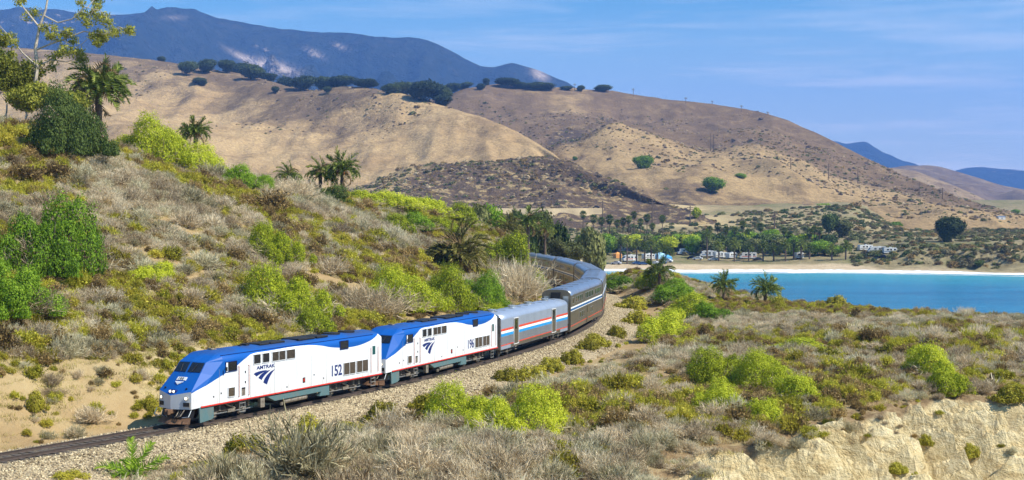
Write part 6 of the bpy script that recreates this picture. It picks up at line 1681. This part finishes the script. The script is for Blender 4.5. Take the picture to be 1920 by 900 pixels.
CT = CT + [(1098 + 21 * j + (j * 37 % 11), 462 + (j * 29 % 12), 40 + (j * 13 % 14), 26 + (j * 17 % 12), (CR_GREEN, CR_DK, CR_DULL, CR_GREEN, CR_LIME)[j % 5]) for j in range(22)]
for k, (px, by, w, h, cr) in enumerate(CT):
    x, y, z = ray_plain(px, by); q = y / F_PX
    lab = {27: 'big lone dark tree on the plain at the right', 28: 'lower dark tree leaning against the lone big tree', 29: 'small dark bush at the foot of the low sea bluff', 23: 'tall dark conifer-like tree at the right end of the camp', 24: 'brownish tree beside the tall dark one'}.get(k, ('broadleaf tree shading the camp, %s from the left' % ORD[k]) if k < 30 else 'broadleaf tree at the back of the camp, %s from the left' % ORD[k - 30])
    broad_tree('broadleaf_tree', lab, 'tree', (x, y, z - .4), w * q * (1.25 if k < 27 else 1.05), h * q * (1.08 if k < 27 else 1.0), k, cr, 'trees of the camp')

M_RV = plain('white_fibreglass', (0.58, 0.58, 0.56), 0.4, 0, 0.1)
def vehicle_wheels(o, ys, hw, r):
    for y in ys:
        for sx in (-1, 1): MB().disc((sx * hw, y, r), r, (1, 0, 0), .25, 12).build('wheel', M_BLACK, o)
def camper(label, loc, rz, L, stripe, motor):
    o = tag(empty('camper', loc, rz), label, 'camper', 'campers and trailers')
    prof = [(0, .55), (L, .55), (L, 3.0), (L - .3, 3.15), (1.4, 3.15), (.2, 2.8), (.2, 2.0), (-.7, 1.5), (-.7, .6)] if motor else [(0, .6), (L, .6), (L, 2.7), (L - .3, 2.95), (.3, 2.95), (0, 2.5)]
    MB().prism_x(prof, -1.2, 1.2).build('body', M_RV, o, bevel=0.05)
    for sx in (-1, 1):
        MB().box((sx * 1.21, L / 2, 1.35), (0.03, L * .94, .22)).build('stripe', stripe, o)
        for y in (L * .3, L * .55, L * .82): MB().box((sx * 1.21, y, 2.1), (0.04, 1.0, .6)).build('window', M_GLASS, o)
        MB().box((sx * 1.21, L * .68, 1.5), (0.05, .7, 1.8)).build('door', M_SWHITE, o)
    if motor: MB().box((0, -.05, 1.85), (2.0, .5, .6), Matrix.Rotation(-.6, 3, 'X')).build('windscreen', M_GLASS, o)
    else: MB().bar((0, -1.3, .5), (0, 0, .6), .07, 6).build('drawbar', M_BLACK, o)
    MB().box((0, L * .55, 3.15 if not motor else 3.25), (.8, .9, .28)).build('roof_unit', M_RV, o)
    vehicle_wheels(o, (0.3, L * .72) if motor else (L * .5, L * .62), 1.05, .38); return o
def sedan(label, loc, rz, mat, grp='parked cars'):
    o = tag(empty('car', loc, rz), label, 'car', grp)
    MB().prism_x([(0, .35), (4.5, .35), (4.55, .8), (4.4, 1.0), (3.9, 1.05), (3.2, 1.5), (1.7, 1.52), (1.1, 1.02), (.1, .85)], -.9, .9).build('body', mat, o, bevel=.05)
    for sx in (-1, 1): MB().prism_x([(1.35, 1.05), (3.7, 1.08), (3.15, 1.43), (1.75, 1.44)], sx * .905 - .01, sx * .905 + .01).build('side_window', M_GLASS, o)
    MB().mesh([(-.75, 1.12, 1.06), (.75, 1.12, 1.06), (.68, 1.62, 1.47), (-.68, 1.62, 1.47)], [(0, 1, 2, 3)]).build('windscreen', M_GLASS, o)
    vehicle_wheels(o, (.85, 3.65), .82, .33); return o
_c = lambda n, c: plain(n, c, 0.3, 0.1, 0.1)
CARC = [_c('white_car_paint', (.75, .75, .75)), _c('blue_car_paint', (.03, .08, .2)), _c('black_car_paint', (.02, .02, .025)), _c('silver_car_paint', (.45, .46, .48)), _c('red_car_paint', (.35, .03, .03))]
STR = [M_SDKBL, M_GRILLE, M_TEAL, M_SRED]
for k, (px, py, L, rz, mo, lab) in enumerate([(1158, 476, 9.0, 1.3, False, 'long white trailer under the trees at the left end of the camp'), (1273, 481, 7.5, 1.5, True, 'white motorhome in the middle of the camp left of the tree row'), (1170, 494, 6.5, 1.2, True, 'orange striped motorhome nearest the train at the beach'),
        (1206, 491, 6.0, 1.0, False, 'white trailer behind the front palms at the left end of the beach'), (1315, 486, 7.0, 1.6, True, 'white motorhome under the first trees right of the tent'), (1340, 488, 6.0, 1.3, False, 'short white trailer behind the beach palms'), (1364, 489, 6.0, .8, False, 'white trailer parked at an angle by the beach palms'),
        (1390, 489, 7.0, 1.6, True, 'white motorhome in the shade right of mid camp'), (1491, 489, 4.0, 1.2, False, 'small white trailer at the beach edge right of the palms'), (1556, 477, 8.0, 1.5, False, 'silver trailer at the right end of the tree row'), (1630, 478, 8.5, 1.55, True, 'white motorhome with green band on the bluff right of camp'),
        (1656, 480, 6.0, 1.5, False, 'white trailer next to the green banded motorhome'), (1610, 474, 7, 1.3, False, 'grey white trailer left of the green banded motorhome'), (1010, 492, 9, 1.4, False, 'white trailer roof seen above the last passenger car')]):
    x, y, z = ray_plain(px, py - 3)
    camper(lab, (x, y, z), -rz, L, STR[[1, 0, 3, 1, 0, 1, 0, 3, 1, 0, 2, 0, 1, 0][k]], mo)
for k, (px, py, c, lab) in enumerate([(1147, 496, 3, 'silver car nearest the train at the left of the beach'), (1185, 496, 1, 'dark blue car beside the orange striped motorhome'), (1196, 497, 1, 'blue car at the beach edge behind the surf palms'), (1218, 496, 0, 'white car between the first beach palms'), (1231, 495, 1, 'dark blue car under the palm right of the white car'),
        (1243, 492, 0, 'white car next to the blue and white tent'), (1287, 486, 2, 'black car right of the middle motorhome'), (1299, 487, 0, 'white car right of the black car'), (1328, 489, 3, 'silver car under the tree row'), (1412, 489, 2, 'dark car near mid beach'), (1645, 485, 2, 'dark car in front of the bluff motorhomes')]):
    x, y, z = ray_plain(px, py); sedan(lab, (x, y, z), random.uniform(-2.2, -.9), CARC[c])
# tents
for k, (px, py, w, lab, c) in enumerate([(1238, 485, 4.2, 'light blue and white tent by the beach', (.35, .6, .75)), (1252, 490, 3.0, 'small blue tent beside the larger one', (.1, .35, .65)), (1158, 484, 3.2, 'orange awning by the first beach palms', (.7, .3, .08))]):
    x, y, z = ray_plain(px, py); o = tag(empty('tent', (x, y, z), .4), lab, 'tent')
    h = w / 2; MB().mesh([(-h, -h, 0), (h, -h, 0), (h, h, 0), (-h, h, 0), (-h, -h, 1.9), (h, -h, 1.9), (h, h, 1.9), (-h, h, 1.9), (0, 0, 3.0)], [(0, 1, 5, 4), (1, 2, 6, 5), (2, 3, 7, 6), (3, 0, 4, 7), (4, 5, 8), (5, 6, 8), (6, 7, 8), (7, 4, 8)]).build('canvas', plain('tent_canvas_%d' % k, c, .8, 0, .1), o)
    for sx in (-1, 1):
        for sy in (-1, 1): MB().bar((sx * h, sy * h, -.1), (sx * h, sy * h, 1.95), .05, 5).build('pole', M_BRIGHT, o)
# highway on its embankment, with one car
HW = [on_surf('knoll', px, 393.5) for px in np.arange(930, 1300, 18.0)]
HW = np.array([(a, b, c) for a, b, c in HW]); HW[:, 1] = np.convolve(np.pad(HW[:, 1], 2, mode='edge'), np.ones(5) / 5, 'valid'); HW[:, 2] = np.convolve(np.pad(HW[:, 2], 2, mode='edge'), np.ones(5) / 5, 'valid')
V = []
for a, b, c in HW:
    for dy, dz in ((-16, -5), (-7, .9), (7, .9), (14, -5)): V.append((a, b + dy, c + dz))
n = len(HW); Fq = [(i * 4 + j, (i + 1) * 4 + j, (i + 1) * 4 + j + 1, i * 4 + j + 1) for i in range(n - 1) for j in range(3)]
_me = np_mesh('highway', np.array(V), np.array(Fq), mat_idx=[0 if i % 3 != 1 else 1 for i in range(len(Fq))])
tag(link('highway', _me, None, [plain('road_verge', (.42, .32, .18), .9, 0, .3, .1), plain('road_asphalt', (.22, .205, .19), .9, 0, .2, .3)]), kind='structure')
i = int(np.argmin(abs(960 + F_PX * HW[:, 0] / HW[:, 1] - 1108)))
sedan('small dark car on the highway below the burnt knoll', (HW[i, 0], HW[i, 1] - 2, HW[i, 2] + .92), -1.57, CARC[2], 'cars on the highway')
# white hut far right
for k, (px, py, lab) in enumerate([(1877, 411, 'small white shed on the slope at the far right'), (1912, 446, 'white building at the right picture edge on the plain')]):
    x, y, z = on_surf('ridge', px, py); o = tag(empty('shed', (x, y, z), .3, 0.45), lab, 'building')
    MB().box((0, 0, 1.0), (12, 6, 4)).build('wall', M_RV, o); MB().mesh([(-6.3, -3.3, 3), (6.3, -3.3, 3), (6.3, 3.3, 3), (-6.3, 3.3, 3), (-6.3, 0, 4.6), (6.3, 0, 4.6)], [(0, 1, 5, 4), (2, 3, 4, 5), (1, 2, 5), (3, 0, 4), (3, 2, 1, 0)]).build('roof', M_STEEL_ROOF, o)
    MB().box((0, -3.02, .9), (1.4, .1, 2.4)).build('door', M_GRDK, o)
# scrub over the plain and the lower slopes
rng = np.random.default_rng(21)
n = 17000; Yp = rng.uniform(535, 900, n); pxp = rng.uniform(900, 2150, n); Xp = (pxp - 960) * Yp / F_PX
q = Yp - shore_y(Xp); nn = fbm(Xp * .015, Yp * .03, 4, 15)
field = sstep(205, 225, q) * sstep(420, 380, q)
keep = (q > 14 + 10 * nn) & (rng.uniform(size=n) < (0.45 + 1.6 * (nn - .35)) * (1 - .85 * field * (pxp < 1380)) * np.where(q > 80, .5, 1) + .02 + .3 * ((pxp > 1600) & (q < 60))) & ~((q < 75) & (pxp < 1600))
Xp, Yp, nn = Xp[keep], Yp[keep], nn[keep]; Zp = plain_height(Xp, Yp); sz = np.exp(rng.normal(.35, .35, len(Xp)))
M_PLAINB = foliage('dull_plain_brush', (0.06, 0.052, 0.02), (0.16, 0.135, 0.06), (0.28, 0.24, 0.12), 0.2)
PB = [with_mat(leafy_mesh(500 + i, 420, .17, 8, .75), m) for i, m in enumerate((M_PLAINB, M_EUCD, M_OLIVE[2], M_DARKGREEN, M_PLAINB, M_EUCD))]
gn_scatter('plain_scrub', 'low olive and brown scrub over the coastal plain', 'scrub', np.stack([Xp, Yp, Zp - .2], 1), PB, np.clip((rng.uniform(0, 6, len(Xp))).astype(int), 0, 5), np.stack([0 * sz, 0 * sz, rng.uniform(0, 6.28, len(sz))], 1), np.stack([sz, sz, sz * .8], 1))

# scattered scrub that gives the far slopes their grain
HP = []
rng = np.random.default_rng(31)
for nm, cnt in (('grass', 5200), ('ridge', 9000), ('knoll', 2600), ('brown', 1800)):
    Xs, Ys, Zs = _SURF[nm]; a, b = Xs.shape; i = rng.integers(0, a - 1, cnt * 3); j = rng.integers(0, b - 1, cnt * 3); u = rng.uniform(size=cnt * 3); v = rng.uniform(size=cnt * 3)
    q3 = [(A[i, j] * (1 - u) + A[i + 1, j] * u) * (1 - v) + (A[i, j + 1] * (1 - u) + A[i + 1, j + 1] * u) * v for A in (Xs, Ys, Zs)]
    qx, qy = PXY(*q3); den = fbm(q3[0] * .006, q3[1] * .006, 5, 33)
    if nm == 'grass': den = den + .16 * sstep(230, 140, qy) - .12
    ok = np.nonzero((qx > -150) & (qx < 2100) & (rng.uniform(size=cnt * 3) < sstep(.42, .62, den)))[0][:cnt]
    HP.append(np.stack([q3[0][ok], q3[1][ok], q3[2][ok] - .3], 1))
HP = np.concatenate(HP); sz = np.exp(rng.normal(.15, .4, len(HP))); PB2 = [with_mat(leafy_mesh(540 + i, 160, .28, 6, .7), m) for i, m in enumerate((M_OLIVE[2], M_EUCD, M_STEM, M_GREY[1]))]
gn_scatter('slope_scrub', 'sparse low scrub dotted over the dry hills', 'scrub', HP, PB2, rng.integers(0, 4, len(HP)), np.stack([0 * sz, 0 * sz, rng.uniform(0, 6.28, len(sz))], 1), np.stack([sz, sz, sz * .8], 1))
# ------------------------------------------------------------------ air
hb = MB().box((1500, 4900, 545), (22400, 13000, 1111))
m = bpy.data.materials.new('haze'); m.use_nodes = True
m.node_tree.nodes.clear()
_o = m.node_tree.nodes.new('ShaderNodeOutputMaterial'); _v = m.node_tree.nodes.new('ShaderNodeVolumePrincipled')
_v.inputs['Color'].default_value = (0.19, 0.41, 1.0, 1)
_v.inputs['Density'].default_value = 1.12e-4
_v.inputs['Anisotropy'].default_value = 0.0
m.node_tree.links.new(_v.outputs[0], _o.inputs['Volume'])
tag(hb.build('haze', m), 'pale blue haze in the air over the coast', 'haze', kind='stuff')
